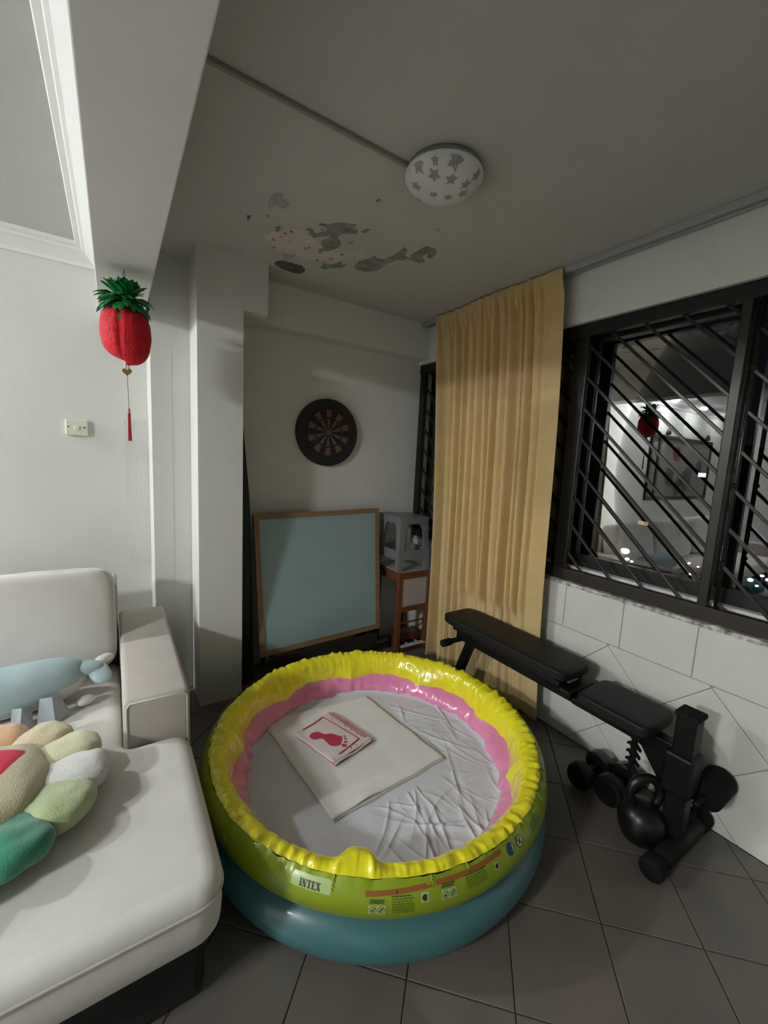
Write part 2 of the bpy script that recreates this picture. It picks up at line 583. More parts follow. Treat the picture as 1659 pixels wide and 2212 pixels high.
# plaster repair strip on the sofa wall beside the step, thin skin
skin = MB()
skin.box((0.06, YS - 0.002, 0.75), (0.184, YS + 0.001, 1.66))
skin.build('plaster_patch', MAT['patch_plaster'], wall_back)
# seam strips on the step face
sm = MB().box((0.288, 2.6835, 0.0), (0.2895, 2.686, 2.05)).build('wall_seam', MAT['patch_plaster'], pillar)
sm2 = MB().box((0.19, 2.6835, 0.70), (0.382, 2.686, 0.702)).build('wall_seam', MAT['patch_plaster'], pillar)

# cornices
def cornice(name, prof, fn):
    n = len(prof)
    V = [fn(a, b, 0) for a, b in prof] + [fn(a, b, 1) for a, b in prof]
    F = [(i, i + 1, n + i + 1, n + i) for i in range(n - 1)]
    F += [tuple(range(n))[::-1], tuple(range(n, 2 * n))]
    return tag(obj(name, V, F, MAT['cornice']), kind='structure')


PROF = [(0.0, 0.0), (0.0, -0.075), (0.012, -0.075), (0.016, -0.06), (0.05, -0.03), (0.062, -0.026), (0.066, -0.016),
        (0.085, -0.014), (0.09, 0.0)]
cornice('trim_1', PROF, lambda a, b, t: (XL + (-0.042 - XL) * t, YS - a * 1.5, ZC + b * 1.1))
cornice('trim_2', PROF, lambda a, b, t: (-0.042 - a * 1.05, YR + (YS - YR) * t, ZC + b * 1.1))

# window-wall tiles: one straight row under the sill, diagonals below
WT = 0.3125
wj = 0.0016
wback = MB().box((XW - 0.004, YR, 0.0), (XW + 0.001, YD, SILL - 0.012)).build('tile_bed', MAT['wgrout'], wall_window)
wfn = lambda y, z, d: (XW - 0.004 - d, y, z)
k = 0
for i in range(-5, 6):
    y0 = 0.976 + WT * i
    p = clip_poly([(y0 + wj, 0.615 + wj), (y0 + WT - wj, 0.615 + wj), (y0 + WT - wj, SILL - 0.012), (y0 + wj, SILL - 0.012)], -0.6, YD - 0.002, 0, 1)
    if len(p) < 3: continue
    V, F = tile_shape(p, 0.0, 0.006, wfn)
    obj('wall_tile', V, [f[::-1] for f in F], MAT['wtile'], wall_window)
a = WT / q2
for i in range(-9, 10):
    for j in range(-4, 3):
        if (i + j) % 2: continue
        cy, cz = 1.03 + a * i, 0.385 + a * j
        h = a - wj * q2
        p = clip_poly([(cy - h, cz), (cy, cz - h), (cy + h, cz), (cy, cz + h)], -0.6, YD - 0.002, 0.001, 0.615 - wj)
        if len(p) < 3 or poly_area(p) < 3e-4: continue
        V, F = tile_shape(p, 0.0, 0.006, wfn)
        obj('wall_tile', V, [f[::-1] for f in F], MAT['wtile'], wall_window)

# chipped sill edge
bm_s = MB()
NY = 260
ys = np.linspace(-0.72, YD, NY)
prof = [(-0.008, 0.0), (-0.010, 0.012), (-0.006, 0.022), (0.05, 0.026)]
V = []
for y in ys:
    for (dx, dz) in prof:
        e = mnoise.fractal(Vector((y * 22, dz * 90, 3.1)), 1, 2, 4)
        V.append((XW + dx + 0.005 * e * (dx < 0), y, SILL - 0.016 + dz + 0.004 * e * (dz > 0)))
F = []
for i in range(NY - 1):
    for j in range(3):
        F.append((i * 4 + j, i * 4 + j + 1, (i + 1) * 4 + j + 1, (i + 1) * 4 + j))
tag(obj('trim_3', V, F, MAT['sill']), kind='structure')
tag(MB().box((XW + 0.045, -0.72, SILL - 0.02), (XW + 0.3, YD, SILL + 0.012)).box((XW + 0.095, -0.72, SILL), (XW + 0.3, YD, 0.938), 0.004).build('trim_4', MAT['sillwhite']), kind='structure')

# peeled ceiling paint (real flaked shapes under the slab)
PEEL = dict(
    A=[(0.572, 1.836), (0.578, 1.79), (0.602, 1.778), (0.616, 1.808), (0.648, 1.826), (0.649, 1.87), (0.621, 1.876), (0.606, 1.874), (0.603, 1.921), (0.584, 1.906), (0.576, 1.868)],
    B=[(0.527, 2.028), (0.54, 2.018), (0.546, 2.054), (0.538, 2.061)],
    C=[(0.792, 1.945), (0.81, 1.949), (0.834, 1.976), (0.863, 1.925), (0.851, 1.89), (0.814, 1.893), (0.812, 1.878), (0.851, 1.864), (0.885, 1.814), (0.947, 1.787), (0.949, 1.821), (0.977, 1.825), (0.982, 1.848), (0.935, 1.895), (0.93, 1.937), (0.964, 1.969), (0.979, 1.998), (0.971, 2.057), (0.955, 2.081), (0.931, 2.112), (0.918, 2.145), (0.91, 2.096), (0.92, 2.067), (0.886, 2.042), (0.889, 1.999), (0.901, 1.97), (0.894, 1.937), (0.869, 1.976), (0.843, 2.016), (0.809, 1.996)],
    D=[(0.996, 1.819), (1.002, 1.783), (1.02, 1.776), (1.019, 1.819)],
    E=[(0.991, 1.957), (1.009, 1.922), (1.009, 1.948)],
    F=[(0.775, 2.381), (0.801, 2.347), (0.855, 2.34), (0.91, 2.332), (0.945, 2.37), (0.947, 2.437), (0.897, 2.451), (0.832, 2.437), (0.788, 2.421)],
    F2=[(0.778, 2.282), (0.782, 2.255), (0.813, 2.253), (0.828, 2.218), (0.838, 2.233), (0.83, 2.298), (0.811, 2.338)],
    G=[(1.0, 2.284), (0.993, 2.226), (1.016, 2.22), (1.038, 2.214), (1.061, 2.158), (1.097, 2.178), (1.095, 2.205), (1.053, 2.245), (1.028, 2.301)],
    H=[(1.137, 2.146), (1.134, 2.085), (1.162, 2.026), (1.163, 1.979), (1.2, 1.995), (1.231, 1.97), (1.241, 1.892), (1.232, 1.813), (1.263, 1.82), (1.285, 1.879), (1.321, 1.884), (1.305, 1.807), (1.314, 1.737), (1.367, 1.725), (1.4, 1.763), (1.415, 1.807), (1.389, 1.817), (1.368, 1.778), (1.358, 1.819), (1.404, 1.863), (1.395, 1.895), (1.351, 1.895), (1.319, 1.897), (1.275, 1.957), (1.262, 2.017), (1.269, 2.114), (1.223, 2.166), (1.164, 2.175)],
    I=[(0.926, 1.58), (0.931, 1.563), (0.941, 1.566), (0.933, 1.585)],
    K=[(0.661, 2.04), (0.678, 2.019), (0.687, 2.056), (0.675, 2.069)],
    L=[(0.597, 1.973), (0.607, 1.957), (0.613, 1.985)],
    N=[(1.256, 1.587), (1.264, 1.581), (1.273, 1.597)],
    P=[(0.64, 2.15), (0.708, 2.013), (0.793, 1.957), (0.853, 2.018), (0.99, 2.075), (1.107, 1.936), (1.12, 2.061), (0.956, 2.231), (0.859, 2.251), (0.761, 2.261)])
PM = dict(A='peel_lilac', B='peel_dark', C='peel_grey', F='peel_dark', F2='peel_lilac', H='peel_grey', P='peel_pink', G='peel_grey')


def ragged(poly, amp, f, it=3):
    P = [Vector((x, y, 0)) for x, y in poly]
    for _ in range(it):
        Q = []
        for i in range(len(P)):
            a_, b_ = P[i], P[(i + 1) % len(P)]
            Q += [a_, (a_ + b_) / 2]
        P = Q
    out = []
    for p in P:
        n_ = mnoise.noise_vector(p * f) + 0.6 * mnoise.noise_vector(p * f * 2.7)
        out.append((p.x + n_.x * amp, p.y + n_.y * amp))
    return out


for key, poly in PEEL.items():
    d = 0.0012 if key == 'P' else 0.0024
    MB().prism(ragged(poly, 0.006 if key != 'P' else 0.02, 40), ZC - d, ZC + 0.002).build('peeled_patch', MAT[PM.get(key, 'peel_grey')], ce)
for q in range(16):                                                    # small flakes around
    x, y = random.uniform(0.62, 1.1), random.uniform(1.88, 2.25)
    r_ = random.uniform(0.004, 0.011)
    MB().prism(ragged([(x + r_ * math.cos(t), y + r_ * 1.6 * math.sin(t)) for t in np.linspace(0, 2 * PI, 6)[:-1]], 0.004, 60, 2), ZC - 0.002, ZC + 0.002).build('peeled_patch', MAT['peel_grey'], ce)

# ------------------------------------------------------------------ window: grille, sliding frames, panes
win = root('window_1', (XW + 0.04, 1.0, SILL), kind='structure')
GX = 2.14
posts = [(-0.03, 0.036), (0.678, 0.036), (1.370, 0.075), (2.06, 0.04), (2.745, 0.06)]
MB().box((GX - 0.022, -0.72, SILL + 0.005), (GX + 0.022, YD, SILL + 0.072), 0.004).build('grille_bottom_rail', MAT['grille_brown'], win)
MB().box((GX - 0.022, -0.72, 2.195), (GX + 0.022, YD, HEAD - 0.002), 0.004).build('grille_top_rail', MAT['dark_frame'], win)
for y, w in posts:
    MB().box((GX - 0.018, y - w / 2, SILL + 0.06), (GX + 0.018, y + w / 2, 2.20), 0.003).build('grille_post', MAT['grille_bar'], win)
MB().tube([(GX, 0.632, SILL + 0.07), (GX, 0.632, 2.2)], 0.009, 10).build('grille_tube', MAT['grille_bar'], win, True)
ends = [(-0.70, -0.05), (-0.01, 0.63), (0.695, 1.335), (1.405, 2.04), (2.08, 2.718)]
zb, zt = SILL + 0.07, 2.198
for (ya, yb) in ends:
    for kk in range(-22, 24):
        c = -0.311 + 0.16 * kk
        lo = max(ya, zb - c)
        hi = min(yb, zt - c)
        if hi - lo < 0.02: continue
        MB().bar((GX, lo, lo + c), (GX, hi, hi + c), 0.013, 0.013, up=(1, 0, 0), bev=0.002).build('grille_bar', MAT['grille_bar'], win)
for y, z in ((0.632, 1.46), (0.632, 1.93), (0.632, 1.13)):
    MB().lathe([(0.0, -0.012), (0.011, -0.008), (0.013, 0), (0.011, 0.008), (0.0, 0.012)], (GX - 0.008, y, z), 10, 'x').build('grille_knob', MAT['grille_bar'], win, True)
FX = 2.262
MB().box((FX - 0.02, -0.72, 0.936), (FX + 0.03, YD, 1.004), 0.003).build('window_bottom_rail', MAT['dark_frame'], win)
MB().box((FX - 0.03, -0.72, 2.19), (FX + 0.03, YD, HEAD), 0.003).build('window_top_rail', MAT['dark_frame'], win)
for y, w in ((-0.70, 0.05), (0.0, 0.05), (0.71, 0.055), (1.375, 0.06), (2.06, 0.05), (2.75, 0.06)):
    MB().box((FX - 0.016, y - w / 2, 0.99), (FX + 0.016, y + w / 2, 2.2), 0.003).build('window_stile', MAT['dark_frame'], win)
ys_ = (-0.70, 0.0, 0.71, 1.375, 2.06, 2.75)
for y0, y1 in zip(ys_[:-1], ys_[1:]):
    V = [(FX, y0 + 0.02, 0.995), (FX, y1 - 0.02, 0.995), (FX, y1 - 0.02, 2.195), (FX, y0 + 0.02, 2.195)]
    obj('window_pane', V, [(0, 1, 2, 3)], MAT['glass'], win)

# ------------------------------------------------------------------ living-room lamps (downlights seen only in the window's reflection, dome lamp unseen)
glow = {}
for i, (x, y, s) in enumerate(DOWNLIGHTS):
    if s not in glow: glow[s] = emit('downlight_glow', (0.94, 0.985, 1.0), s)
    dl = root('downlight', (x, y, ZC), 'round white ceiling downlight, number %d along the living room' % (i + 1), 'downlight', 'living room downlights')
    dl['label'] = ['lit downlight nearest the pineapple lantern, reflected in the window', 'lit downlight reflected in the window, middle of the row', 'lit downlight reflected in the window, farthest of the row'][i]
    MB().lathe([(0.075, 0.0), (0.075, -0.012), (0.066, -0.018), (0.056, -0.014), (0.056, 0.0)], (x, y, ZC), 28, caps=False).build('trim_ring', MAT['spot_ring'], dl, True)
    MB().lathe([(0.052 * math.cos(t), -0.048 * math.sin(t)) for t in np.linspace(0, PI / 2, 8)], (x, y, ZC - 0.012), 24).build('lens', glow[s], dl)

x, y, s = DOME_LIGHT
dm = root('dome_lamp', (x, y, ZC), 'lit dome lamp on the living room ceiling', 'lamp')
MB().lathe([(0.265, 0.0), (0.265, -0.02), (0.255, -0.026)], (x, y, ZC), 32).build('dome_base', MAT['spot_ring'], dm, True)
MB().lathe([(0.250 * math.cos(t), -0.022 - 0.13 * math.sin(t)) for t in np.linspace(0, PI / 2, 10)], (x, y, ZC), 32).build('dome_shade', emit('dome_glow', (0.94, 0.985, 1.0), s), dm, True)

# ------------------------------------------------------------------ ceiling lamp with star print
lx, ly, LR, LH = 1.03, 1.28, 0.141, 0.062
lamp = root('ceiling_lamp', (lx, ly, ZC), 'round white flush ceiling lamp printed with grey stars', 'lamp')
MB().lathe([(LR * 0.93, 0.0), (LR * 0.97, -0.012), (LR * 0.97, -0.022), (LR * .9, -0.024)], (lx, ly, ZC), 48).build('lamp_base', MAT['lamp_base'], lamp, True)
dome = lambda r: -0.022 - LH * (max(0, 1 - (r / LR) ** 2.4)) ** 0.62
MB().lathe([(LR * math.sin(t), dome(LR * math.sin(t))) for t in np.linspace(PI / 2, 0, 18)], (lx, ly, ZC), 56).build('lamp_shade', MAT['lamp'], lamp, True)
for (du, dv, s) in [(-0.0799, -0.0469, 0.024), (-0.0247, -0.0733, 0.022), (0.0361, -0.0803, 0.021), (-0.0903, 0.0414, 0.021), (-0.0296, 0.0168, 0.018), (0.0221, -0.0053, 0.018), (-0.0487, -0.1191, 0.03), (-0.1293, -0.0175, 0.026), (0.0583, -0.0438, 0.022), (-0.0278, 0.1061, 0.016), (0.0569, -0.111, 0.02), (-0.102, -0.0757, 0.015)]:
    cx_, cy_ = lx + du, ly + dv
    V = [(cx_, cy_, ZC + dome(math.hypot(cx_ - lx, cy_ - ly)) - 0.0015)]
    ph = random.uniform(0, 6)
    for k in range(10):
        rr = s if k % 2 == 0 else s * 0.48
        px, py = cx_ + rr * math.cos(ph + k * PI / 5), cy_ + rr * math.sin(ph + k * PI / 5)
        rd = math.hypot(px - lx, py - ly)
        if rd > LR * .97:
            px, py = lx + (px - lx) * LR * .97 / rd, ly + (py - ly) * LR * .97 / rd
        V.append((px, py, ZC + dome(min(math.hypot(px - lx, py - ly), LR * .97)) - 0.0015))
    obj('star_print', V, [(0, (k + 1) % 10 + 1, k + 1) for k in range(10)], MAT['star'], lamp)
cab = MB().box((0.160, 1.325, ZC - 0.014), (lx - LR * .80, 1.339, ZC), 0.003).build('cable_trunk', MAT['cable'])
tag(cab, 'thin cable trunk running along the ceiling to the star lamp', 'cable')

# ------------------------------------------------------------------ curtain rail and curtain
rl = root('curtain_rail', (1.985, 1.0, ZC), 'double grey curtain rail along the ceiling above the window', 'curtain rail')
MB().box((2.010, -0.9, ZC - 0.030), (2.035, 2.655, ZC), 0.004).build('front_track', MAT['rail'], rl)
MB().box((2.060, -0.9, ZC - 0.026), (2.083, 2.655, ZC), 0.004).build('rear_track', MAT['rail'], rl)

cur = root('curtain', (1.98, 1.9, 0.03), 'tan pleated floor-length curtain hanging in front of the window', 'curtain')
NU, NZ = 420, 90
zz = np.concatenate([np.linspace(2.532, 2.40, 14), np.linspace(2.38, 0.045, NZ - 14)])
uu = np.linspace(0, 1, NU)
fold_c = np.array([0.035, 0.125, 0.215, 0.285, 0.365, 0.43, 0.485, 0.555, 0.615, 0.685, 0.745, 0.80, 0.845])
V = np.zeros((NZ, NU, 3))
for a_, z in enumerate(zz):
    t = (2.532 - z) / 2.49
    yl = 2.455 - 0.165 * t ** 0.9 - 0.02 * math.sin(t * PI)
    yr = 1.440 - 0.115 * t - 0.012 * math.sin(t * PI * 2)
    # u=0 is the far edge
    f = np.zeros(NU)
    for n_, c in enumerate(fold_c):
        cc = c + 0.012 * math.sin(n_ * 2.1 + t * 3.2) * t + 0.02 * t * math.sin(n_ * 1.3)
        w = (0.0185 + 0.006 * math.sin(n_ * 1.7)) * (1 + 0.25 * t)
        dpt = (0.074 + 0.024 * math.sin(n_ * 2.9 + 1)) * (0.62 + 0.5 * t)
        f = np.maximum(f, dpt * np.exp(-np.abs((uu - cc) / w) ** 2.4))
    hd = max(0.0, 1 - (2.532 - z) / 0.13)
    g = 0.010 * np.sin(uu * 2 * PI * 34) * np.exp(-((z - 2.43) / 0.05) ** 2)
    f = f * (1 - 0.75 * hd) + g
    flat = np.clip((uu - 0.87) / 0.03, 0, 1)
    f = f * (1 - flat) + flat * 0.012 * np.sin((uu - 0.87) * 22)
    yy = yl + (yr - yl) * uu
    xx = 2.012 - 0.024 * min(1, hd * 1.5) - 0.85 * f + 0.008 * np.sin(uu * 9 + t * 2)
    near = np.clip((0.66 - z) / 0.06, 0, 1) * np.clip((2.02 - yy) / 0.08, 0, 1)      # the bench pushes the cloth back
    xx = np.where(xx < 1.992, xx + (1.992 + 0.12 * (xx - 1.992) - xx) * near, xx)
    V[a_, :, 0] = xx
    V[a_, :, 1] = yy + 0.006 * np.sin(uu * 40 + t * 5) * t
    V[a_, :, 2] = z + 0.004 * np.sin(uu * 31) * (t > .9) + (0.0 if z < 2.5 else 0.0)
F = [(i * NU + j, i * NU + j + 1, (i + 1) * NU + j + 1, (i + 1) * NU + j) for i in range(NZ - 1) for j in range(NU - 1)]
Vf = V.reshape(-1, 3)
co = obj('curtain_cloth', Vf, F, MAT['curtain'], cur, True)
sol = co.modifiers.new('thick', 'SOLIDIFY')
sol.thickness = 0.003
hem = MB()
for z in np.arange(0.10, 1.05, 0.035):
    i = int(np.argmin(abs(zz - z)))
    y = V[i, -14, 1]
    hem.box((V[i, -14, 0] - 0.005, y - 0.002, z), (V[i, -14, 0] - 0.001, y + 0.009, z + 0.005))
tag(hem.build('hem_stitching', MAT['curtain'], cur), kind='stuff')

# ------------------------------------------------------------------ dartboard
dx, dz, DR = 1.298, 1.662, 0.238
dy = YD
db = root('dartboard', (dx, dy, dz - DR), 'round black dartboard with brown wedges hanging on the alcove wall', 'dartboard')
MB().lathe([(DR, 0.0), (DR, -0.032), (DR - 0.004, -0.037), (0.175, -0.037), (0.172, -0.034), (0.0, -0.034)], (dx, dy, dz), 64, 'y').build('number_ring', MAT['dart_black'], db, False)


def wedge(r0_, r1_, a0, a1, m, d):
    n = 4
    P = []
    for k in range(n + 1):
        t = a0 + (a1 - a0) * k / n
        P.append((r1_ * math.sin(t), r1_ * math.cos(t)))
    for k in range(n, -1, -1):
        t = a0 + (a1 - a0) * k / n
        P.append((r0_ * math.sin(t), r0_ * math.cos(t)))
    MB().prism(P, 0.0335, d, lambda x, z, q: (dx + x, dy - q, dz + z)).build('wedge', MAT[m], db)


for k in range(20):
    a0, a1 = (k - .5) * PI / 10 + 0.008, (k + .5) * PI / 10 - 0.008
    odd = k % 2
    wedge(0.022, 0.098, a0, a1, 'dart_dark' if odd else 'dart_cream', 0.038)
    wedge(0.100, 0.108, a0, a1, 'dart_dark', 0.038)
    wedge(0.110, 0.160, a0, a1, 'dart_dark' if odd else 'dart_brown', 0.038)
    wedge(0.162, 0.171, a0, a1, 'dart_dark', 0.038)
MB().lathe([(0.019, 0.0), (0.019, -0.039), (0.0, -0.040)], (dx, dy, dz), 20, 'y').build('bullseye', MAT['dart_cream'], db)
for r_ in (0.020, 0.099, 0.109, 0.161, 0.172, 0.215):
    MB().tube([(dx + r_ * math.sin(t), dy - 0.0385, dz + r_ * math.cos(t)) for t in np.linspace(0, 2 * PI, 49)[:-1]], 0.0009, 5, closed=True).build('wire_ring', MAT['wire'], db, True)

# ------------------------------------------------------------------ light switch
sw = root('light_switch', (-0.17, YS, 1.54), 'square cream light switch on the white wall above the sofa', 'switch')
b = MB().box((-0.2215, YS - 0.030, 1.542), (-0.1185, YS, 1.631), 0.006)
b.build('switch_plate', MAT['switch'], sw)
MB().box((-0.181, YS - 0.039, 1.573), (-0.157, YS - 0.029, 1.597), 0.004, rot('X', 8)).build('rocker', MAT['switch'], sw)
for x in (-0.207, -0.133):
    MB().lathe([(0.0042, -0.0315), (0.0042, -0.029)], (x, YS, 1.588), 12, 'y').build('screw', MAT['switch_hole'], sw)

# ------------------------------------------------------------------ pineapple paper lantern
px, py = 0.058, 2.08
pl = root('pineapple_lantern', (px, py, 1.84), 'red paper pineapple lantern with green crown and tassel hanging from the beam', 'lantern')
zt_, zbot = 2.057, 1.840
NA, NZp = 120, 34
V = []
for i in range(NZp + 1):
    t = i / NZp
    z = zbot + (zt_ - zbot) * t
    s = 2 * t - 1
    rad = 0.090 * (max(0, 1 - abs(s) ** 3.2)) ** 0.42
    rad *= 1.0 - 0.10 * (s < 0) * abs(s) + 0.0
    for k in range(NA):
        a_ = 2 * PI * k / NA
        rr = rad * (1 + 0.010 * abs(math.sin(a_ * 20)) - 0.10 * math.exp(-((a_ - 4.42) / 0.10) ** 2))
        rr *= 1 + 0.02 * mnoise.noise(Vector((math.cos(a_) * 3, math.sin(a_) * 3, z * 30)))
        V.append((px + rr * math.cos(a_), py + rr * math.sin(a_), z - 0.012 * math.cos(a_ + 0.4) * (1 - t)))
F = [(i * NA + k, i * NA + (k + 1) % NA, (i + 1) * NA + (k + 1) % NA, (i + 1) * NA + k) for i in range(NZp) for k in range(NA)]
F += [tuple(range(NA))[::-1], tuple(NZp * NA + k for k in range(NA))]
obj('fruit_body', V, F, MAT['lantern_red'], pl, True)
for lay, (nl, L, lift, z0) in enumerate(((26, 0.108, -0.22, 2.058), (26, 0.106, 0.15, 2.066), (24, 0.102, 0.50, 2.074), (22, 0.098, 0.85, 2.080), (14, 0.088, 1.2, 2.085))):
    for k in range(nl):
        a_ = 2 * PI * (k + 0.5 * (lay % 2)) / nl + random.uniform(-.05, .05)
        lf = lift + random.uniform(-.13, .13)
        Lk = L * random.uniform(.9, 1.08)
        d = Vector((math.cos(a_), math.sin(a_), 0))
        sd = Vector((-math.sin(a_), math.cos(a_), 0))
        V = []
        for q_, (t, w) in enumerate(((0.1, 0.007), (0.35, 0.015), (0.66, 0.019), (0.88, 0.011), (1.0, 0.0008))):
            ang = lf - 0.55 * t * t * (1 if lay < 3 else .4)
            c = Vector((px, py, z0)) + d * (Lk * t * math.cos(ang)) + Vector((0, 0, Lk * t * math.sin(ang)))
            V += [c + sd * w, c + Vector((0, 0, 0.003)), c - sd * w]
        F = []
        for q_ in range(4):
            F += [(q_ * 3, q_ * 3 + 1, q_ * 3 + 4, q_ * 3 + 3), (q_ * 3 + 1, q_ * 3 + 2, q_ * 3 + 5, q_ * 3 + 4)]
        obj('crown_leaf', V, F, MAT['lantern_green'], pl)
MB().tube([(px, py, 2.06), (px, py, 2.178)], 0.0012, 6).build('hanging_string', MAT['string'], pl)
MB().tube([(px, py, 2.2), (px, py, 2.190), (px + .005, py, 2.184), (px, py, 2.176), (px - .006, py, 2.182), (px - .004, py, 2.19)], 0.0016, 6).build('hook', MAT['wire'], pl, True)
MB().tube([(px - .005, py, 1.842), (px - .005, py, 1.815)], 0.004, 8).tube([(px + .005, py, 1.842), (px + .005, py, 1.815)], 0.004, 8).build('bead_tube', MAT['clear'], pl, True)
hp = []
for t in np.linspace(0, 2 * PI, 25)[:-1]:
    hp.append((0.0011 * 16 * math.sin(t) ** 3, 0.0011 * (13 * math.cos(t) - 5 * math.cos(2 * t) - 2 * math.cos(3 * t) - math.cos(4 * t))))
MB().prism(hp, -0.0015, 0.0015, lambda x, z, q: (px + x, py + q + x * -.3, 1.803 + z)).build('heart_tag', MAT['gold'], pl)
MB().tube([(px, py, 1.79), (px + .003, py, 1.652)], 0.0011, 6).build('tassel_string', MAT['string'], pl)
MB().lathe([(0.002, 0.018), (0.0045, 0.012), (0.003, 0.006), (0.005, 0.0), (0.005, -0.004)], (px + .003, py, 1.636), 12).build('tassel_cap', MAT['gold'], pl, True)
tb = MB()
for k in range(26):
    a_, r_ = random.uniform(0, 2 * PI), random.uniform(0, .005)
    e = random.uniform(.0, .003)
    tb.tube([(px + .003 + r_ * math.cos(a_), py + r_ * math.sin(a_), 1.633), (px + .004 + (r_ + e) * math.cos(a_), py + (r_ + e) * math.sin(a_), 1.522 + random.uniform(-.004, .006))], 0.0011, 4)
tag(tb.build('tassel_threads', MAT['tassel'], pl), kind='stuff')

# ------------------------------------------------------------------ sofa
sofa = root('sofa', (-0.6, 1.9, 0.0), 'large cream corner sofa with chaise and boxy beige arm', 'sofa')


def round_poly(P, radii, n=6):
    out = []
    N = len(P)
    for i in range(N):
        p, a_, b_ = Vector(P[i]), Vector(P[i - 1]), Vector(P[(i + 1) % N])
        r_ = radii[i]
        d1, d2 = (a_ - p).normalized(), (b_ - p).normalized()
        if r_ <= 0:
            out.append(tuple(p)); continue
        s, e = p + d1 * r_, p + d2 * r_
        for k in range(n + 1):
            t = k / n
            c_ = s + e - p                                  # right-angled corner: centre of its circle
            q_ = c_ + (s - c_) * math.cos(t * PI / 2) + (e - c_) * math.sin(t * PI / 2)
            out.append((q_.x, q_.y))
    return out


def puffy(poly, prof, crown=0.0):
    """loft of a polygon: prof rows (inset, z); top closed with a fan that may crown"""
    N = len(poly)
    P = [Vector(p) for p in poly]
    ar = sum(P[i - 1].x * P[i].y - P[i].x * P[i - 1].y for i in range(N))
    sg = 1 if ar > 0 else -1
    nrm = []
    for i in range(N):
        t = (P[(i + 1) % N] - P[i - 1]).normalized()
        nrm.append(Vector((-t.y, t.x)) * sg)
    V, F = [], []
    for ins, z in prof:
        for i in range(N):
            q_ = P[i] + nrm[i] * ins
            V.append((q_.x, q_.y, z))
    R = len(prof)
    for r_ in range(R - 1):
        for i in range(N):
            j = (i + 1) % N
            F.append((r_ * N + i, r_ * N + j, (r_ + 1) * N + j, (r_ + 1) * N + i))
    F.append(tuple((R - 1) * N + i for i in range(N)))
    F.append(tuple(range(N))[::-1])
    if sg < 0:
        F = [f[::-1] for f in F]
    return V, F


LP = [(0.205, 0.945), (0.205, 1.617), (-0.008, 1.617), (-0.008, 2.36), (-2.9, 2.36), (-2.9, 1.62), (-0.88, 1.62), (-0.88, 0.945)]
LPr = round_poly(LP, [.07, .06, .05, .06, .07, .07, .06, .07])
V, F = puffy(LPr, [(0.05, 0.262), (0.012, 0.272), (0.0, 0.29), (-0.004, 0.34), (0.0, 0.384), (0.01, 0.386)])
autosmooth(tri(obj('base', V, F, MAT['sofa'], sofa)), 50)
V, F = puffy(LPr, [(0.008, 0.386), (-0.004, 0.392), (-0.003, 0.402), (0.006, 0.414), (0.018, 0.422), (0.034, 0.427), (0.046, 0.429)])
autosmooth(tri(obj('seat_cushion', V, F, MAT['sofa'], sofa)), 50)
MB().tube([(x, y, 0.388) for x, y in round_poly([(LP[i][0] * 1.0 + (0.004 if LP[i][0] > -.5 else 0), LP[i][1] - (0.004 if i in (0, 7) else 0)) for i in range(8)], [.07, .06, .05, .06, .07, .07, .06, .07])], 0.004, 6, closed=True).build('piping', MAT['piping'], sofa, True)
# arm
arm = MB().box((0.0, 1.632, 0.20), (0.222, 2.64, 0.585), 0.022, seg=4).build('arm', MAT['sofa_arm'], sofa)
autosmooth(arm, 60)
MB().tube([(0.012, 1.632, 0.22), (0.012, 1.632, 0.56), (0.022, 1.634, 0.575), (0.20, 1.634, 0.575), (0.211, 1.632, 0.56), (0.211, 1.632, 0.22)], 0.0035, 6).build('arm_piping', MAT['piping'], sofa, True)
bf = MB().box((-2.9, 2.44, 0.10), (-0.004, 2.66, 0.80), 0.02, seg=3).build('back_frame', MAT['sofa_arm'], sofa)
autosmooth(bf, 60)
farm = MB().box((-3.12, 1.632, 0.20), (-2.9, 2.64, 0.585), 0.022, seg=4).build('arm', MAT['sofa_arm'], sofa)
autosmooth(farm, 60)
for kx, (x0, x1) in enumerate(((-0.83, -0.012), (-1.86, -0.86), (-2.87, -1.89))):
    def sag(v, p, w=(x1 - x0)):
        return (p.x + 0.012 * v[2] * v[0] * 0, p.y - 0.018 * (1 - v[0] ** 2) * (v[1] < 0), p.z + 0.010 * (v[2] > .5) * (v[0] ** 2) + 0.0)
    c = MB().superbox(((x0 + x1) / 2, 2.345, 0.665), (x1 - x0, 0.20, 0.485), n=7, sub=22, rot=rot('X', -11), noise=0.006, nscale=5, sag=sag).build('back_cushion', MAT['sofa'], sofa, True)
    # top seam
    R_ = rot('X', -11)
    P = []
    for t in np.linspace(-1, 1, 40):
        w_ = (abs(t) ** 7 + 1) ** (-1 / 7)
        q_ = R_ @ Vector((t * w_ * (x1 - x0) / 2, -0.070, w_ * 0.2405 + 0.002)) + Vector(((x0 + x1) / 2, 2.345, 0.665))
        P.append(q_)
    MB().tube(P, 0.0028, 5).build('cushion_piping', MAT['piping'], c, True)
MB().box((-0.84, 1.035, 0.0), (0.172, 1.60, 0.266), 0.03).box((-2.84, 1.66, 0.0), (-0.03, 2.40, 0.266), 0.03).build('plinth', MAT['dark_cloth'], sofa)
for x, y in ((0.11, 2.55), (-3.0, 1.72), (-3.0, 2.5)):
    MB().lathe([(0.022, 0.0), (0.028, 0.27)], (x, y, 0.0), 14).build('leg', MAT['dark_wood'], sofa, True)

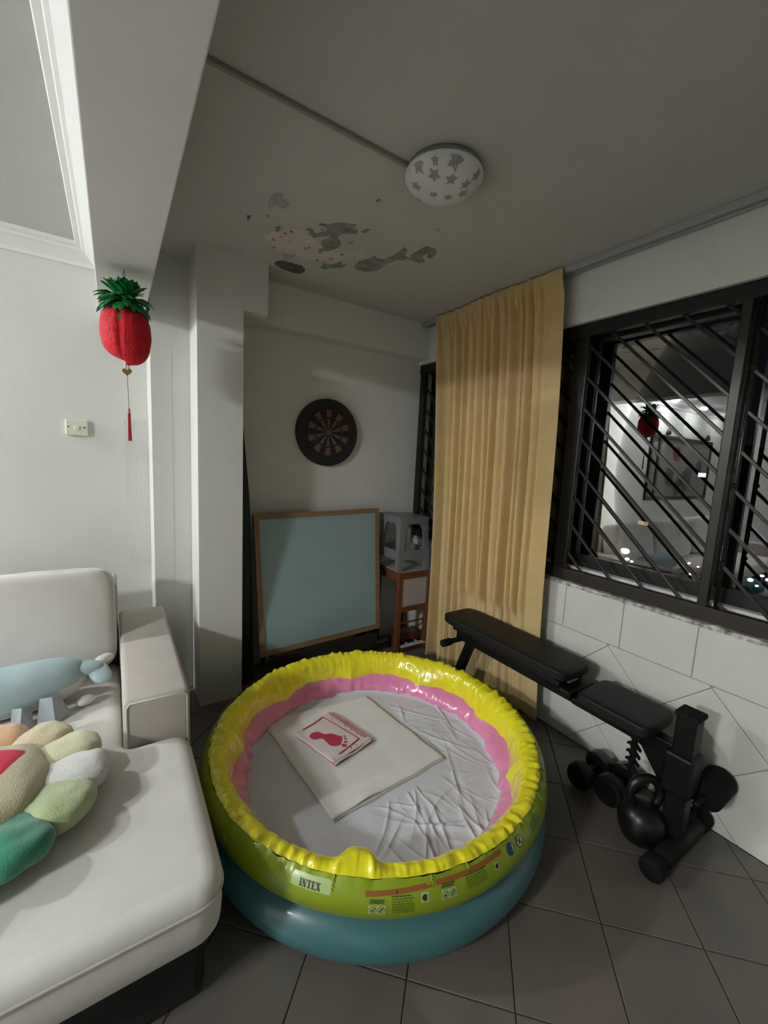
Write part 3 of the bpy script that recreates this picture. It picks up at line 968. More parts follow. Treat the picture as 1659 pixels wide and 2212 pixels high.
# ------------------------------------------------------------------ whale plush
wh = root('whale_plush', (-0.42, 2.03, 0.43), 'pale blue whale plush toy lying against the sofa back', 'plush toy')
NA, NX = 40, 46
V = []
for i in range(NX + 1):
    t = i / NX
    x = -0.80 + 0.685 * t
    s = 2 * t - 1
    r_ = 0.108 * max(0.0, 1 - abs(s) ** 5.5) ** 0.5 * (1 - 0.10 * max(0, s) ** 2)
    cz = 0.43 + 0.088 + 0.012 * max(0, s) ** 2
    cy = 2.035 + 0.03 * s * s * (s > 0)
    for k in range(NA):
        a_ = 2 * PI * k / NA
        rz = r_ * (0.86 if math.sin(a_) < 0 else 0.92)
        nn = 1 + 0.03 * mnoise.fractal(Vector((x * 9, math.cos(a_) * 1.3, math.sin(a_) * 1.3)), 1, 2, 3)
        V.append((x, cy + r_ * math.cos(a_) * nn, max(0.431, cz + rz * math.sin(a_) * nn)))
F = [(i * NA + k, (i + 1) * NA + k, (i + 1) * NA + (k + 1) % NA, i * NA + (k + 1) % NA) for i in range(NX) for k in range(NA)]
fm = []
for i in range(NX):
    for k in range(NA):
        t = (i + .5) / NX
        a_ = 2 * PI * (k + .5) / NA
        low = math.sin(a_) < -0.55 + 0.75 * max(0, (t - .62) / .38) ** 1.2 - 0.9 * (math.cos(a_) > .2)
        fm.append(1 if low else 0)
obj('body', V, F, None, wh, True, mats=[MAT['whale_blue'], MAT['whale_white']], fmat=fm)
# tail stalk with two lobes and a pale underside lobe
MB().superbox((-0.118, 2.055, 0.552), (0.12, 0.085, 0.05), n=2.4, sub=8, rot=rot('Y', 8)).build('tail_stalk', MAT['whale_blue'], wh, True)
MB().superbox((-0.078, 2.030, 0.535), (0.078, 0.135, 0.040), n=2.3, sub=8, rot=rot('Z', 20) @ rot('X', 18)).build('tail_fluke', MAT['whale_blue'], wh, True)
MB().superbox((-0.062, 2.125, 0.548), (0.055, 0.11, 0.034), n=2.3, sub=8, rot=rot('Z', -25) @ rot('X', -8)).build('tail_fluke', MAT['whale_white'], wh, True)
MB().superbox((-0.125, 1.965, 0.455), (0.07, 0.05, 0.03), n=2.3, sub=6, rot=rot('Z', 35)).build('belly_fin', MAT['whale_white'], wh, True)
# folded ribbon fin at the side
def fold_sheet(P, m, nm):
    n = len(P) // 2
    V = []
    for p in P: V.append(p)
    o = obj(nm, V, [(2 * i, 2 * i + 1, 2 * i + 3, 2 * i + 2) for i in range(n - 1)], m, wh)
    s_ = o.modifiers.new('t', 'SOLIDIFY'); s_.thickness = 0.006
    return o
fold_sheet([(-0.345, 1.925, 0.505), (-0.35, 1.905, 0.433), (-0.312, 1.895, 0.515), (-0.318, 1.875, 0.436), (-0.285, 1.915, 0.495), (-0.282, 1.893, 0.433)], MAT['ribbon'], 'side_fin')
fold_sheet([(-0.265, 1.93, 0.520), (-0.272, 1.895, 0.433), (-0.225, 1.91, 0.527), (-0.215, 1.875, 0.436), (-0.20, 1.945, 0.50), (-0.17, 1.925, 0.436)], MAT['ribbon'], 'side_fin')

# ------------------------------------------------------------------ flower cushion
fc = Vector((-0.385, 1.468, 0.43))
fr = root('flower_cushion', fc, 'plush flower cushion with coloured petals and red mouth lying on the chaise', 'cushion')
for k in range(13):
    a_ = math.radians(-1.5 + 27.69 * k)
    d = Vector((math.cos(a_), math.sin(a_), 0))
    c = fc + d * 0.228 + Vector((0, 0, 0.052))
    R_ = Matrix.Rotation(a_, 3, 'Z')
    def sagp(v, p):
        wd = 0.78 + 0.30 * (v[0] + 1) / 2
        return (p.x, p.y * wd, p.z * (0.9 + .1 * v[0]) + 0.010 * v[0])
    MB().superbox(c, (0.235, 0.160, 0.098), n=2.6, sub=12, rot=R_, noise=0.007, nscale=17, sag=sagp).build('petal', FLM[k], fr, True)
MB().superbox(fc + Vector((0, 0, 0.072)), (0.385, 0.385, 0.125), n=2.6, sub=18, noise=0.005, nscale=14).build('centre', MAT['flower_centre'], fr, True)
# red mouth patch hugging the centre's top
def ctop(x, y):
    k = max(0.0, 1 - (abs(x) / 0.1925) ** 2.6 - (abs(y) / 0.1925) ** 2.6)
    return 0.072 + 0.0625 * k ** (1 / 2.6) + 0.0045
NR, NT = 8, 40
V = []
for i in range(NR + 1):
    for k in range(NT):
        t = 2 * PI * k / NT
        ex, ey = 0.135 * math.cos(t), (0.035 if math.sin(t) > 0 else 0.165) * math.sin(t)
        x, y = -0.004 + ex * i / NR, 0.085 + ey * i / NR
        V.append((fc.x + x, fc.y + y, fc.z + ctop(x, y) - (0.006 if i == NR else 0)))
F = [(i * NT + k, (i + 1) * NT + k, (i + 1) * NT + (k + 1) % NT, i * NT + (k + 1) % NT) for i in range(NR) for k in range(NT)]
obj('mouth_patch', V, F, MAT['flower_red'], fr, True)

# ------------------------------------------------------------------ inflatable pool
PC = Vector((0.97, 1.45, 0))
pool = root('paddling_pool', PC, 'round inflatable paddling pool, green and blue outside, yellow and pink inside', 'pool')
NTH = 720
th = np.linspace(0, 2 * PI, NTH, endpoint=False)
nz1 = np.array([mnoise.fractal(Vector((math.cos(t) * 9, math.sin(t) * 9, 0.3)), 1, 2, 3) for t in th])
nz2 = np.array([mnoise.fractal(Vector((math.cos(t) * 26, math.sin(t) * 26, 5.3)), 1, 2, 3) for t in th])
nz3 = np.array([mnoise.noise(Vector((math.cos(t) * 2.2, math.sin(t) * 2.2, 8.3))) for t in th])
TSEAM = 50.0
def up_r(tdeg): return 0.64 + 0.10 * math.cos(math.radians(tdeg))
def up_z(tdeg): return 0.235 + 0.085 * math.sin(math.radians(tdeg))


def ring_mesh(rows):
    """rows: list of (r array, z array)"""
    V = np.zeros((len(rows), NTH, 3))
    for i, (r_, z_) in enumerate(rows):
        V[i, :, 0] = PC.x + r_ * np.cos(th)
        V[i, :, 1] = PC.y + r_ * np.sin(th)
        V[i, :, 2] = z_
    F = [(i * NTH + k, i * NTH + (k + 1) % NTH, (i + 1) * NTH + (k + 1) % NTH, (i + 1) * NTH + k) for i in range(len(rows) - 1) for k in range(NTH)]
    return V.reshape(-1, 3), F


dim = 0.5 + 0.5 * np.sin(th * 40 + 2 * nz3 * 6)
rows = []
for t in np.linspace(-62, TSEAM, 22):
    pk = max(0, (t - 8) / 42) ** 2
    rows.append((up_r(t) + 0.004 * nz1 * pk + 0.004 * nz3, up_z(t) - 0.006 * nz2 * pk + 0 * th))
V, F = ring_mesh(rows)
obj('upper_ring', V, F, MAT['green_vinyl'], pool, True)
rows = []
for t in np.linspace(-100, 62, 26):
    rows.append((0.645 + 0.101 * math.cos(math.radians(t)) + 0.004 * nz3, np.maximum(0.001, 0.088 + 0.088 * math.sin(math.radians(t))) + 0 * th))
V, F = ring_mesh(rows)
obj('lower_ring', V, F, MAT['blue_vinyl'], pool, True)
# yellow liner: from the seam over the crest and down to the welds; pinched and puckered
lobe = np.abs(np.sin(th * 4.5 + 0.6))                       # 9 welded lobes
rb = 0.585 + 0.035 * lobe + 0.006 * nz1
zbnd = 0.185 + 0.012 * lobe + 0.006 * nz1
bulge = np.exp(-((np.degrees(th) - 233.5) / 5.0) ** 4)     # pucker at the near side
rows = []
NYL = 30
for i in range(NYL + 1):
    t = i / NYL
    # bezier from seam (r .704,z .300) up over the crest then down
    s0, s1, s2, s3 = up_r(TSEAM), 0.675, 0.600, None
    r_ = (1 - t) ** 3 * s0 + 3 * t * (1 - t) ** 2 * 0.682 + 3 * t * t * (1 - t) * 0.628 + t ** 3 * rb
    z_ = (1 - t) ** 3 * up_z(TSEAM) + 3 * t * (1 - t) ** 2 * 0.326 + 3 * t * t * (1 - t) * 0.300 + t ** 3 * zbnd
    fold = np.abs(nz2) ** 0.7 * np.sign(nz2)
    am = 0.015 * math.exp(-((t - 0.22) / 0.22) ** 2) + 0.006 * math.sin(t * PI)
    cr = np.array([mnoise.turbulence(Vector((math.cos(a_) * 8, math.sin(a_) * 8, t * 1.7)), 3, False) for a_ in th])
    r_ = r_ + fold * am * 0.8 + 0.010 * (cr - 0.5) * math.sin(min(1, t * 1.3) * PI) - 0.040 * bulge * math.sin(t * PI) ** 1.0
    z_ = z_ + fold * am * 0.5 + 0.012 * (cr - 0.5) * math.sin(min(1, t * 1.3) * PI) * .6 + 0.012 * bulge * math.sin(min(1, t * 1.6) * PI)
    rows.append((r_, z_))
V, F = ring_mesh(rows)
obj('yellow_liner', V, F, MAT['yellow_vinyl'], pool, True)
rows = []
for i in range(17):
    t = i / 16
    cr = np.array([mnoise.turbulence(Vector((math.cos(a_) * 7, math.sin(a_) * 7, 4 + t * 1.2)), 3, False) for a_ in th])
    e = math.sin(t * PI)
    r_ = rb * (1 - t) + (0.572 + 0.012 * nz1) * t - (0.022 * e) * (0.4 + lobe) + 0.010 * (cr - .5) * e
    z_ = zbnd * (1 - t) + 0.088 * t + 0.004 * (cr - .5) * e
    rows.append((r_, z_))
V, F = ring_mesh(rows)
obj('pink_liner', V, F, MAT['pink_vinyl'], pool, True)
# floor of the pool (hidden under the sheet)
fl_rows = [(np.full(NTH, 0.60), np.full(NTH, 0.088)), (np.full(NTH, 0.02), np.full(NTH, 0.088))]
V, F = ring_mesh(fl_rows)
F.append(tuple(NTH + k for k in range(NTH)))
obj('pool_floor', V, F, MAT['pink_vinyl'], pool)
# seam welds: thin raised ribs across the green ring
def psurf(tdeg_th, t, off=0.0):
    a_ = math.radians(tdeg_th)
    r_ = up_r(t) + off * math.cos(math.radians(t))
    z_ = up_z(t) + off * math.sin(math.radians(t))
    r_ += 0.004 * float(np.interp(tdeg_th % 360, np.degrees(th), nz3))
    return (PC.x + r_ * math.cos(a_), PC.y + r_ * math.sin(a_), z_)
for a_ in (228.3, 251.3, 261.0, 283.0, 296.0, 308.0, 331.0, 215.0):
    MB().tube([psurf(a_ + 0.3 * math.sin(t), t, 0.0005) for t in np.linspace(TSEAM, TSEAM - 18 - 6 * math.sin(a_), 8)], [0.0035, 0.003, 0.003, .0025, .002, .002, .0015, .0006], 6).build('weld_pleat', MAT['green_vinyl'], pool, True)


def decal(name, polys, thc, tc, m, off=0.0012, sub=6, tilt=0.0):
    """flat print on the upper ring: polys in metres (x along the ring, y up the profile)"""
    V, F = [], []
    ct, st = math.cos(tilt), math.sin(tilt)
    for P in polys:
        bm = bmesh.new()
        vs_ = [bm.verts.new((x * ct - y * st, x * st + y * ct, 0)) for x, y in P]
        bm.faces.new(vs_)
        bmesh.ops.triangulate(bm, faces=bm.faces[:])
        for _ in range(3):
            long = [e for e in bm.edges if e.calc_length() > 0.012]
            if not long: break
            bmesh.ops.subdivide_edges(bm, edges=long, cuts=1)
            bmesh.ops.triangulate(bm, faces=bm.faces[:])
        bm.verts.index_update()
        n = len(V)
        for v in bm.verts:
            V.append(psurf(thc + math.degrees(v.co.x / 0.725), tc + math.degrees(v.co.y / 0.093), off))
        for f in bm.faces:
            F.append(tuple(n + v.index for v in f.verts))
        bm.free()
    o = obj(name, V, F, m, pool)
    me = o.data
    me.update()
    # print faces outward
    c = Vector(PC) - Vector(wloc(pool))
    flip = [p for p in me.polygons if (p.center - Vector((0, 0, 0.2))).dot(p.normal) < 0]
    if len(flip) > len(me.polygons) / 2:
        me.flip_normals()
    return o


R4 = lambda x0, y0, x1, y1: [(x0, y0), (x1, y0), (x1, y1), (x0, y1)]
def serif(word, h):
    """bold condensed serif capitals"""
    out, x = [], 0.0
    st, th_, sf = 0.24 * h, 0.09 * h, 0.10 * h
    for ch in word:
        if ch == 'I':
            w = .34 * h
            out += [R4(x + .05 * h, 0, x + .05 * h + st, h), R4(x - .02 * h, 0, x + w, sf), R4(x - .02 * h, h - sf, x + w, h)]
        if ch == 'N':
            w = .74 * h
            out += [R4(x + .08 * h, 0, x + .08 * h + th_, h), R4(x + w - .08 * h - th_, 0, x + w - .08 * h, h),
                    [(x + .02 * h, h), (x + .02 * h + st * 1.1, h), (x + w - .08 * h, 0), (x + w - .08 * h - st * .9, 0)],
                    R4(x, 0, x + .26 * h, sf), R4(x + w - .27 * h, h - sf, x + w, h)]
        if ch == 'T':
            w = .66 * h
            out += [R4(x + w / 2 - st / 2, 0, x + w / 2 + st / 2, h), R4(x, h - th_ * 1.2, x + w, h), R4(x + w / 2 - st, 0, x + w / 2 + st, sf),
                    R4(x, h - .30 * h, x + .07 * h, h), R4(x + w - .07 * h, h - .30 * h, x + w, h)]
        if ch == 'E':
            w = .60 * h
            out += [R4(x + .06 * h, 0, x + .06 * h + st, h), R4(x, h - th_ * 1.2, x + w, h), R4(x, 0, x + w + .02 * h, th_ * 1.2), R4(x + .1 * h, h * .46, x + w * .82, h * .56),
                    R4(x + w - .07 * h, h - .28 * h, x + w, h), R4(x + w - .05 * h, 0, x + w + .02 * h, .28 * h)]
        if ch == 'X':
            w = .74 * h
            out += [[(x + .04 * h, h), (x + .04 * h + st * 1.15, h), (x + w, 0), (x + w - st * 1.15, 0)], [(x + w - .06 * h - th_, h), (x + w - .04 * h, h), (x + .06 * h + th_, 0), (x + .04 * h, 0)],
                    R4(x, 0, x + .26 * h, sf), R4(x + w - .30 * h, h - sf, x + w - .02 * h, h)]
        x += w + .07 * h
    return [[(px_ - x / 2, py_ - h / 2) for px_, py_ in P] for P in out]


def disc(r_, n=22, cx=0, cy=0):
    return [(cx + r_ * math.cos(2 * PI * k / n), cy + r_ * math.sin(2 * PI * k / n)) for k in range(n)]
def ringp(r_, w, n=22, cx=0, cy=0):
    out = []
    for k in range(n):
        a_, b_ = 2 * PI * k / n, 2 * PI * (k + 1) / n
        out.append([(cx + r_ * math.cos(a_), cy + r_ * math.sin(a_)), (cx + r_ * math.cos(b_), cy + r_ * math.sin(b_)), (cx + (r_ - w) * math.cos(b_), cy + (r_ - w) * math.sin(b_)), (cx + (r_ - w) * math.cos(a_), cy + (r_ - w) * math.sin(a_))])
    return out
def slash(r_, w, a_, cx=0, cy=0):
    c, s = math.cos(a_), math.sin(a_)
    return [(cx + x * c - y * s, cy + x * s + y * c) for x, y in ((-r_, -w), (r_, -w), (r_, w), (-r_, w))]


decal('brand_label', [round_poly(R4(-0.062, -0.018, 0.062, 0.018), [.006] * 4, 3)], 223.2, 31, MAT['label_light'], 0.0010)
decal('brand_print', serif('INTEX', 0.019), 223.1, 28, MAT['ink'], 0.0018)
for (a0, a1, t0, t1) in ((235.8, 251.2, 29, 37), (252.0, 271.3, 37.5, 40)):
    w = math.radians(a1 - a0) * 0.725
    decal('warning_bar', [R4(-w / 2, -0.0062, w / 2, 0.0062)], (a0 + a1) / 2, (t0 + t1) / 2, MAT['label_orange'], 0.0014, tilt=math.radians(t1 - t0) * 0.093 / w)
    decal('warning_symbol', [[(-0.004, -.004), (0.004, -.004), (0, .004)]], (a0 + a1) / 2 - .6, (t0 + t1) / 2, MAT['ink'], 0.002)
for (ac, tc) in ((238.5, 5), (255.0, 17)):
    decal('pictogram_panel', [R4(-0.024, -0.013, 0.024, 0.013)], ac, tc, MAT['label_pale'], 0.0012)
    decal('pictogram', ringp(0.0098, 0.0014, cx=-0.0115) + [slash(.0095, .0011, .8, -0.0115), slash(.0045, .0016, -.7, -0.0115, -.002)] + ringp(0.0098, 0.0014, cx=0.0115) + [slash(.0065, .0022, .9, 0.0115)], ac, tc, MAT['ink_green'], 0.0019)
    decal('small_print', [R4(-0.022, 0.018, 0.018, 0.022), R4(-0.02, 0.024, 0.02, 0.0275)], ac, tc, MAT['ink_green'], 0.0016)
random.seed(3)
for (ac, tc, wd, n) in ((244.2, 14, 0.062, 8), (262.5, 22, 0.075, 6)):
    P = []
    for k in range(n):
        y = 0.018 - k * 0.0062
        x = -wd / 2
        while x < wd / 2 - .006:
            L = random.uniform(.005, .014)
            P.append(R4(x, y, min(x + L, wd / 2), y + (0.0032 if k == 0 else 0.0019)))
            x += L + .002
    decal('small_print', P, ac, tc, MAT['ink_green'], 0.0015)
for (ac, tc, s) in ((249.2, 20, 1.0), (268.9, 23.5, .8)):
    decal('pictogram_panel', [R4(-0.012 * s, -0.013 * s, 0.012 * s, 0.013 * s)], ac, tc, MAT['label_pale'], 0.0012)
    decal('pictogram', [[(0.0085 * s * math.cos(t), 0.0085 * s * math.sin(t)) for t in np.linspace(PI * .35, PI * 1.75, 16)], slash(.003 * s, .0012, 1.2, .004, .003)], ac, tc, MAT['ink'], 0.0019)
decal('pictogram_disc', [disc(0.0165)], 274.6, 32, MAT['label_pale'], 0.0012)
decal('pictogram_disc', ringp(0.0172, .002) + [[(0.016 * math.cos(t), 0.016 * math.sin(t)) for t in np.linspace(PI * .30, PI * 1.62, 16)]], 274.6, 32, MAT['label_blue'], 0.0019)
decal('pictogram_disc', [disc(0.0165)], 278.6, 30, MAT['label_pale'], 0.0012)
decal('pictogram_disc', ringp(0.0172, .0018) + [slash(.015, .0014, -.75), slash(.009, .0022, .9, -.001, .002)], 278.6, 30, MAT['ink'], 0.0019)
P = []
for k in range(5):
    P += [R4(-0.045 + random.uniform(0, .01), -0.012 + k * .006, 0.045 - random.uniform(0, .02), -0.0102 + k * .006)]
decal('small_print', P, 287.5, 27, MAT['ink_green'], 0.0015)
# valve
MB().lathe([(0.012, 0), (0.012, 0.008), (0.006, 0.011), (0.0, 0.011)], psurf(196, 12), 12, 'x').build('valve', MAT['green_vinyl'], pool, True)

# ------------------------------------------------------------------ things in the pool
SZ = 0.112
NG = 420
gx = np.linspace(-0.575, 0.575, NG)
X, Y = np.meshgrid(gx, gx, indexing='ij')
RR = np.hypot(X, Y)
H = np.zeros_like(X)
creases = []
r2 = np.random.default_rng(11)
for k in range(90):
    cx_, cy_ = r2.uniform(-.30, .54), r2.uniform(-.54, .25)
    if cx_ - 0.4 * cy_ < -0.02: continue
    an = r2.normal(1.30, 0.45) if r2.uniform() < .6 else r2.normal(2.3, .4)
    creases.append((cx_, cy_, an, r2.uniform(.05, .19), r2.uniform(.004, .011), r2.uniform(.002, .0095), r2.normal(0, .8)))
for k in range(13):                                        # taut long folds at the far side
    creases.append((0.22 + 0.008 * k, 0.34 - 0.024 * k, -0.52 + 0.02 * k, 0.34, 0.008, r2.uniform(.002, .005), 0.1))
for (cx_, cy_, an, L, w, h, cv) in creases:
    a_ = (X - cx_) * math.cos(an) + (Y - cy_) * math.sin(an)
    b_ = -(X - cx_) * math.sin(an) + (Y - cy_) * math.cos(an) - cv * a_ ** 2
    H += np.exp(-(a_ / L) ** 2) * (h * np.exp(-np.abs(b_) / w) - 0.35 * h * np.exp(-((b_ + 2.5 * w) / (2 * w)) ** 2))
H = np.clip(H, -0.006, 0.016)
lowf = np.array([[mnoise.fractal(Vector((x * 6, y * 6, 2.0)), 1, 2, 3) for y in gx[::6]] for x in gx[::6]])
lowf = np.repeat(np.repeat(lowf, 6, 0), 6, 1)[:NG, :NG]
for _ in range(3):
    lowf = (lowf + np.roll(lowf, 1, 0) + np.roll(lowf, -1, 0) + np.roll(lowf, 1, 1) + np.roll(lowf, -1, 1)) / 5
# under the towel the cloth lies flat
Tm = np.clip(((X + PC.x) - 1.28) / .05, 0, 1)
flatm = 1 - ((X + PC.x > 0.58) & (X + PC.x < 1.26) & (Y + PC.y > 1.22) & (Y + PC.y < 1.98)).astype(float)
for _ in range(6):
    flatm = (flatm + np.roll(flatm, 2, 0) + np.roll(flatm, -2, 0) + np.roll(flatm, 2, 1) + np.roll(flatm, -2, 1)) / 5
Z = SZ + (H + 0.004 * lowf) * np.clip(flatm, 0, 1) + 0.05 * np.clip((RR - 0.535) / 0.06, 0, 1) ** 2
ang = np.arctan2(Y, X)
ok = RR < 0.575 + 0.012 * np.sin(ang * 13)
idx = -np.ones((NG, NG), int)
V = []
for i in range(NG):
    for j in range(NG):
        if ok[i, j]:
            idx[i, j] = len(V)
            V.append((PC.x + X[i, j], PC.y + Y[i, j], Z[i, j]))
F = []
for i in range(NG - 1):
    for j in range(NG - 1):
        q_ = (idx[i, j], idx[i + 1, j], idx[i + 1, j + 1], idx[i, j + 1])
        if min(q_) >= 0: F.append(q_)
sh = obj('white_sheet', V, F, MAT['sheet'], None, True)
tag(sh, 'crumpled white sheet lining the bottom of the paddling pool', 'sheet')

# towel: a doubled cloth
tw = root('folded_towel', (0.93, 1.58, SZ + .004), 'flat cream folded towel lying on the white sheet in the pool', 'towel')
TC = [Vector((0.660, 1.250)), Vector((1.262, 1.298)), Vector((1.195, 1.900)), Vector((0.605, 1.962))]


def cloth_quad(C, z0, th_, n, wr, f, curl=0.0, seed=0.0, inset=0.0, rag=0.006):
    V, F = [], []
    for side in (1, 0):
        for i in range(n + 1):
            for j in range(n + 1):
                u, v = i / n, j / n
                p = (C[0] * (1 - u) + C[1] * u) * (1 - v) + (C[3] * (1 - u) + C[2] * u) * v
                e = min(u, v, 1 - u, 1 - v)
                nn = mnoise.fractal(Vector((p.x * f, p.y * f, seed)), 1, 2, 3)
                w2 = mnoise.noise_vector(Vector((p.x * 9, p.y * 9, seed + 4)))
                k = rag * max(0, 1 - e * 8)
                z = z0 + wr * (nn + .6) * .5 + (th_ if side else 0) - (th_ * .45 * max(0, 1 - e * n / 1.0) * (1 if side else -1))
                if curl: z += curl * math.exp(-((u - .28) / .10) ** 2 - (v / .05) ** 2)
                V.append((p.x + w2.x * k, p.y + w2.y * k, z))
    m_ = (n + 1) ** 2
    g = lambda i, j, s: (0 if s else m_) + i * (n + 1) + j
    for i in range(n):
        for j in range(n):
            F.append((g(i, j, 1), g(i + 1, j, 1), g(i + 1, j + 1, 1), g(i, j + 1, 1)))
            F.append((g(i, j, 0), g(i, j + 1, 0), g(i + 1, j + 1, 0), g(i + 1, j, 0)))
    for i in range(n):
        F += [(g(i, 0, 0), g(i + 1, 0, 0), g(i + 1, 0, 1), g(i, 0, 1)), (g(i + 1, n, 0), g(i, n, 0), g(i, n, 1), g(i + 1, n, 1)),
              (g(0, i + 1, 0), g(0, i, 0), g(0, i, 1), g(0, i + 1, 1)), (g(n, i, 0), g(n, i + 1, 0), g(n, i + 1, 1), g(n, i, 1))]
    return V, F


V, F = cloth_quad([p + Vector((0.004, -0.006)) for p in TC], SZ + 0.0012, 0.0032, 50, 0.003, 9, seed=1)
obj('lower_layer', V, F, MAT['towel'], tw, True)
V, F = cloth_quad(TC, SZ + 0.0068, 0.0032, 50, 0.0035, 9, curl=0.012, seed=1)
obj('upper_layer', V, F, MAT['towel'], tw, True)

# printed bath mat, folded
BMZ = SZ + 0.0155
bmr = root('bath_mat', (0.87, 1.66, BMZ), 'folded pale bath mat with red footprint and border on the cream towel', 'bath mat')
BC = [Vector((0.783, 1.490)), Vector((1.022, 1.548)), Vector((0.925, 1.838)), Vector((0.700, 1.765))]
bl = lambda u, v: (BC[0] * (1 - u) + BC[1] * u) * (1 - v) + (BC[3] * (1 - u) + BC[2] * u) * v
V, F = cloth_quad([bl(.02, -.02), bl(.99, -.015), bl(.99, .97), bl(0.03, .97)], BMZ - .0015, 0.004, 24, 0.002, 15, seed=5, rag=.004)
obj('under_fold', V, F, MAT['mat_rose'], bmr, True)
V, F = cloth_quad([bl(.0, .02), bl(1, .0), bl(1, 1), bl(0, 1)], BMZ + 0.010, 0.005, 24, 0.003, 15, seed=6, rag=.004)
obj('top_fold', V, F, MAT['mat_pink'], bmr, True)
MB().tube([tuple(bl(t, -.01)) + (BMZ + 0.009 + .004 * math.sin(t * 9),) for t in np.linspace(.02, .95, 20)], 0.0045, 8).build('rolled_edge', MAT['mat_pink'], bmr, True)
MTOP = BMZ + 0.0185
def mprint(name, P, m, dz=0.0):
    bm = bmesh.new()
    for poly in P:
        bm.faces.new([bm.verts.new((*bl(u, v), MTOP + dz)) for u, v in poly])
    bmesh.ops.triangulate(bm, faces=bm.faces[:])
    bm.verts.index_update()
    V = [tuple(v.co) for v in bm.verts]
    F = [tuple(v.index for v in f.verts) for f in bm.faces]
    bm.free()
    return obj(name, V, F, m, bmr)
def uvline(a_, b_, w):
    d = Vector(b_) - Vector(a_)
    n = Vector((-d.y, d.x)).normalized() * w / 2
    A, B = Vector(a_), Vector(b_)
    return [tuple(A - n), tuple(B - n), tuple(B + n), tuple(A + n)]
mprint('border_band', [[(0.961, 0.997), (1.026, 0.919), (0.976, 0.083), (0.873, 0.098), (0.933, 0.889)]], MAT['mat_rose'])
LN = [(0.766, 0.967), (0.781, 0.611), (0.786, 0.134), (0.572, 0.112), (0.21, 0.086), (0.523, 0.941), (0.185, 0.953)]
mprint('border_line', [uvline(LN[0], LN[1], .020), uvline(LN[1], LN[2], .020), uvline(LN[2], LN[3], .022), uvline(LN[3], LN[4], .022), uvline(LN[0], LN[5], .022), uvline(LN[5], LN[6], .026)], MAT['mat_red'], .0006)
dots = [[(u + .013 * math.cos(t), v + .013 * math.sin(t)) for t in np.linspace(0, 2 * PI, 9)[:-1]] for u, v in [(0.862, 0.811), (0.86, 0.661), (0.871, 0.518), (0.867, 0.374), (0.866, 0.245), (0.868, 0.167), (0.492, 0.068), (0.622, 0.058), (0.067, 0.062), (0.571, 1.004), (0.464, 1.056), (0.27, 1.03)]]
mprint('border_dot', dots, MAT['mat_red'], .0006)
def smooth_poly(P, n=6):
    out = []
    N = len(P)
    for i in range(N):
        p0, p1, p2, p3 = (Vector(P[(i + k) % N]) for k in (-1, 0, 1, 2))
        for q_ in range(n):
            t = q_ / n
            out.append(tuple(0.5 * ((2 * p1) + (p2 - p0) * t + (2 * p0 - 5 * p1 + 4 * p2 - p3) * t * t + (3 * p1 - p0 - 3 * p2 + p3) * t ** 3)))
    return out
foot = [(0.146, 0.738), (0.234, 0.774), (0.34, 0.744), (0.378, 0.687), (0.402, 0.605), (0.485, 0.556), (0.524, 0.517), (0.56, 0.428), (0.586, 0.357), (0.509, 0.302), (0.402, 0.243), (0.295, 0.286), (0.258, 0.345), (0.273, 0.42), (0.289, 0.523), (0.264, 0.576), (0.198, 0.602), (0.136, 0.659)]
mprint('footprint', [smooth_poly(foot)], MAT['mat_red'], .0008)
toes = [((0.636, 0.342), 0.018), ((0.595, 0.284), 0.02), ((0.534, 0.227), 0.026), ((0.444, 0.184), 0.04)]
mprint('footprint_toe', [[(c[0] + r_ * 1.1 * math.cos(t), c[1] + r_ * math.sin(t)) for t in np.linspace(0, 2 * PI, 11)[:-1]] for c, r_ in toes], MAT['mat_red'], .0008)

# ------------------------------------------------------------------ weight bench
wb = root('weight_bench', (1.845, 1.2, 0.0), 'long black two-pad weight bench standing along the tiled wall', 'bench')
BX = 1.845
def pad(y0, y1, z0, z1, nm):
    L = y1 - y0
    o = MB().superbox((BX, (y0 + y1) / 2, (z0 + z1) / 2), (0.26, L, 0.058), n=8, sub=16, rot=None).build(nm, MAT['black_vinyl'], wb, True)
    return o
pad(1.025, 1.885, 0.50, 0.54, 'back_pad')
pad(0.655, 0.965, 0.455, 0.485, 'seat_pad')
MB().box((BX - 0.028, 0.60, 0.375), (BX + 0.028, 1.84, 0.435), 0.006).build('main_beam', MAT['black_metal'], wb)
for s in (-1, 1):
    MB().bar((BX + s * .085, 1.06, 0.470), (BX + s * .085, 1.80, 0.478), 0.03, 0.028, bev=.004).build('pad_rail', MAT['black_metal'], wb)
    MB().bar((BX + s * .085, 0.69, 0.428), (BX + s * .085, 0.99, 0.430), 0.028, 0.028, bev=.004).build('pad_rail', MAT['black_metal'], wb)
MB().box((BX - .10, 1.0, 0.42), (BX + .10, 1.06, 0.46), .006).build('hinge_plate', MAT['black_metal'], wb)
MB().box((BX - 0.04, 0.532, 0.05), (BX + 0.04, 0.602, 0.575), 0.008).build('front_post', MAT['black_metal'], wb)
MB().box((BX - 0.045, 0.525, 0.565), (BX + 0.045, 0.609, 0.588), 0.008).build('post_cap', MAT['black_foam'], wb)
MB().box((BX - .055, .52, .25), (BX + .055, .62, .42), .012).build('post_sleeve', MAT['black_metal'], wb)
MB().tube([(BX - 0.20, 0.545, 0.042), (BX + 0.195, 0.545, 0.042)], 0.036, 18).build('front_foot', MAT['black_metal'], wb, True)
for s in (-1, 1):
    MB().lathe([(0.0, -.03), (0.038, -.03), (0.0425, -0.024), (0.0425, 0.024), (0.038, .03), (0.0, .03)], (BX + s * 0.205, 0.545, 0.0425), 20, 'x').build('foot_cap', MAT['black_foam'], wb, True)
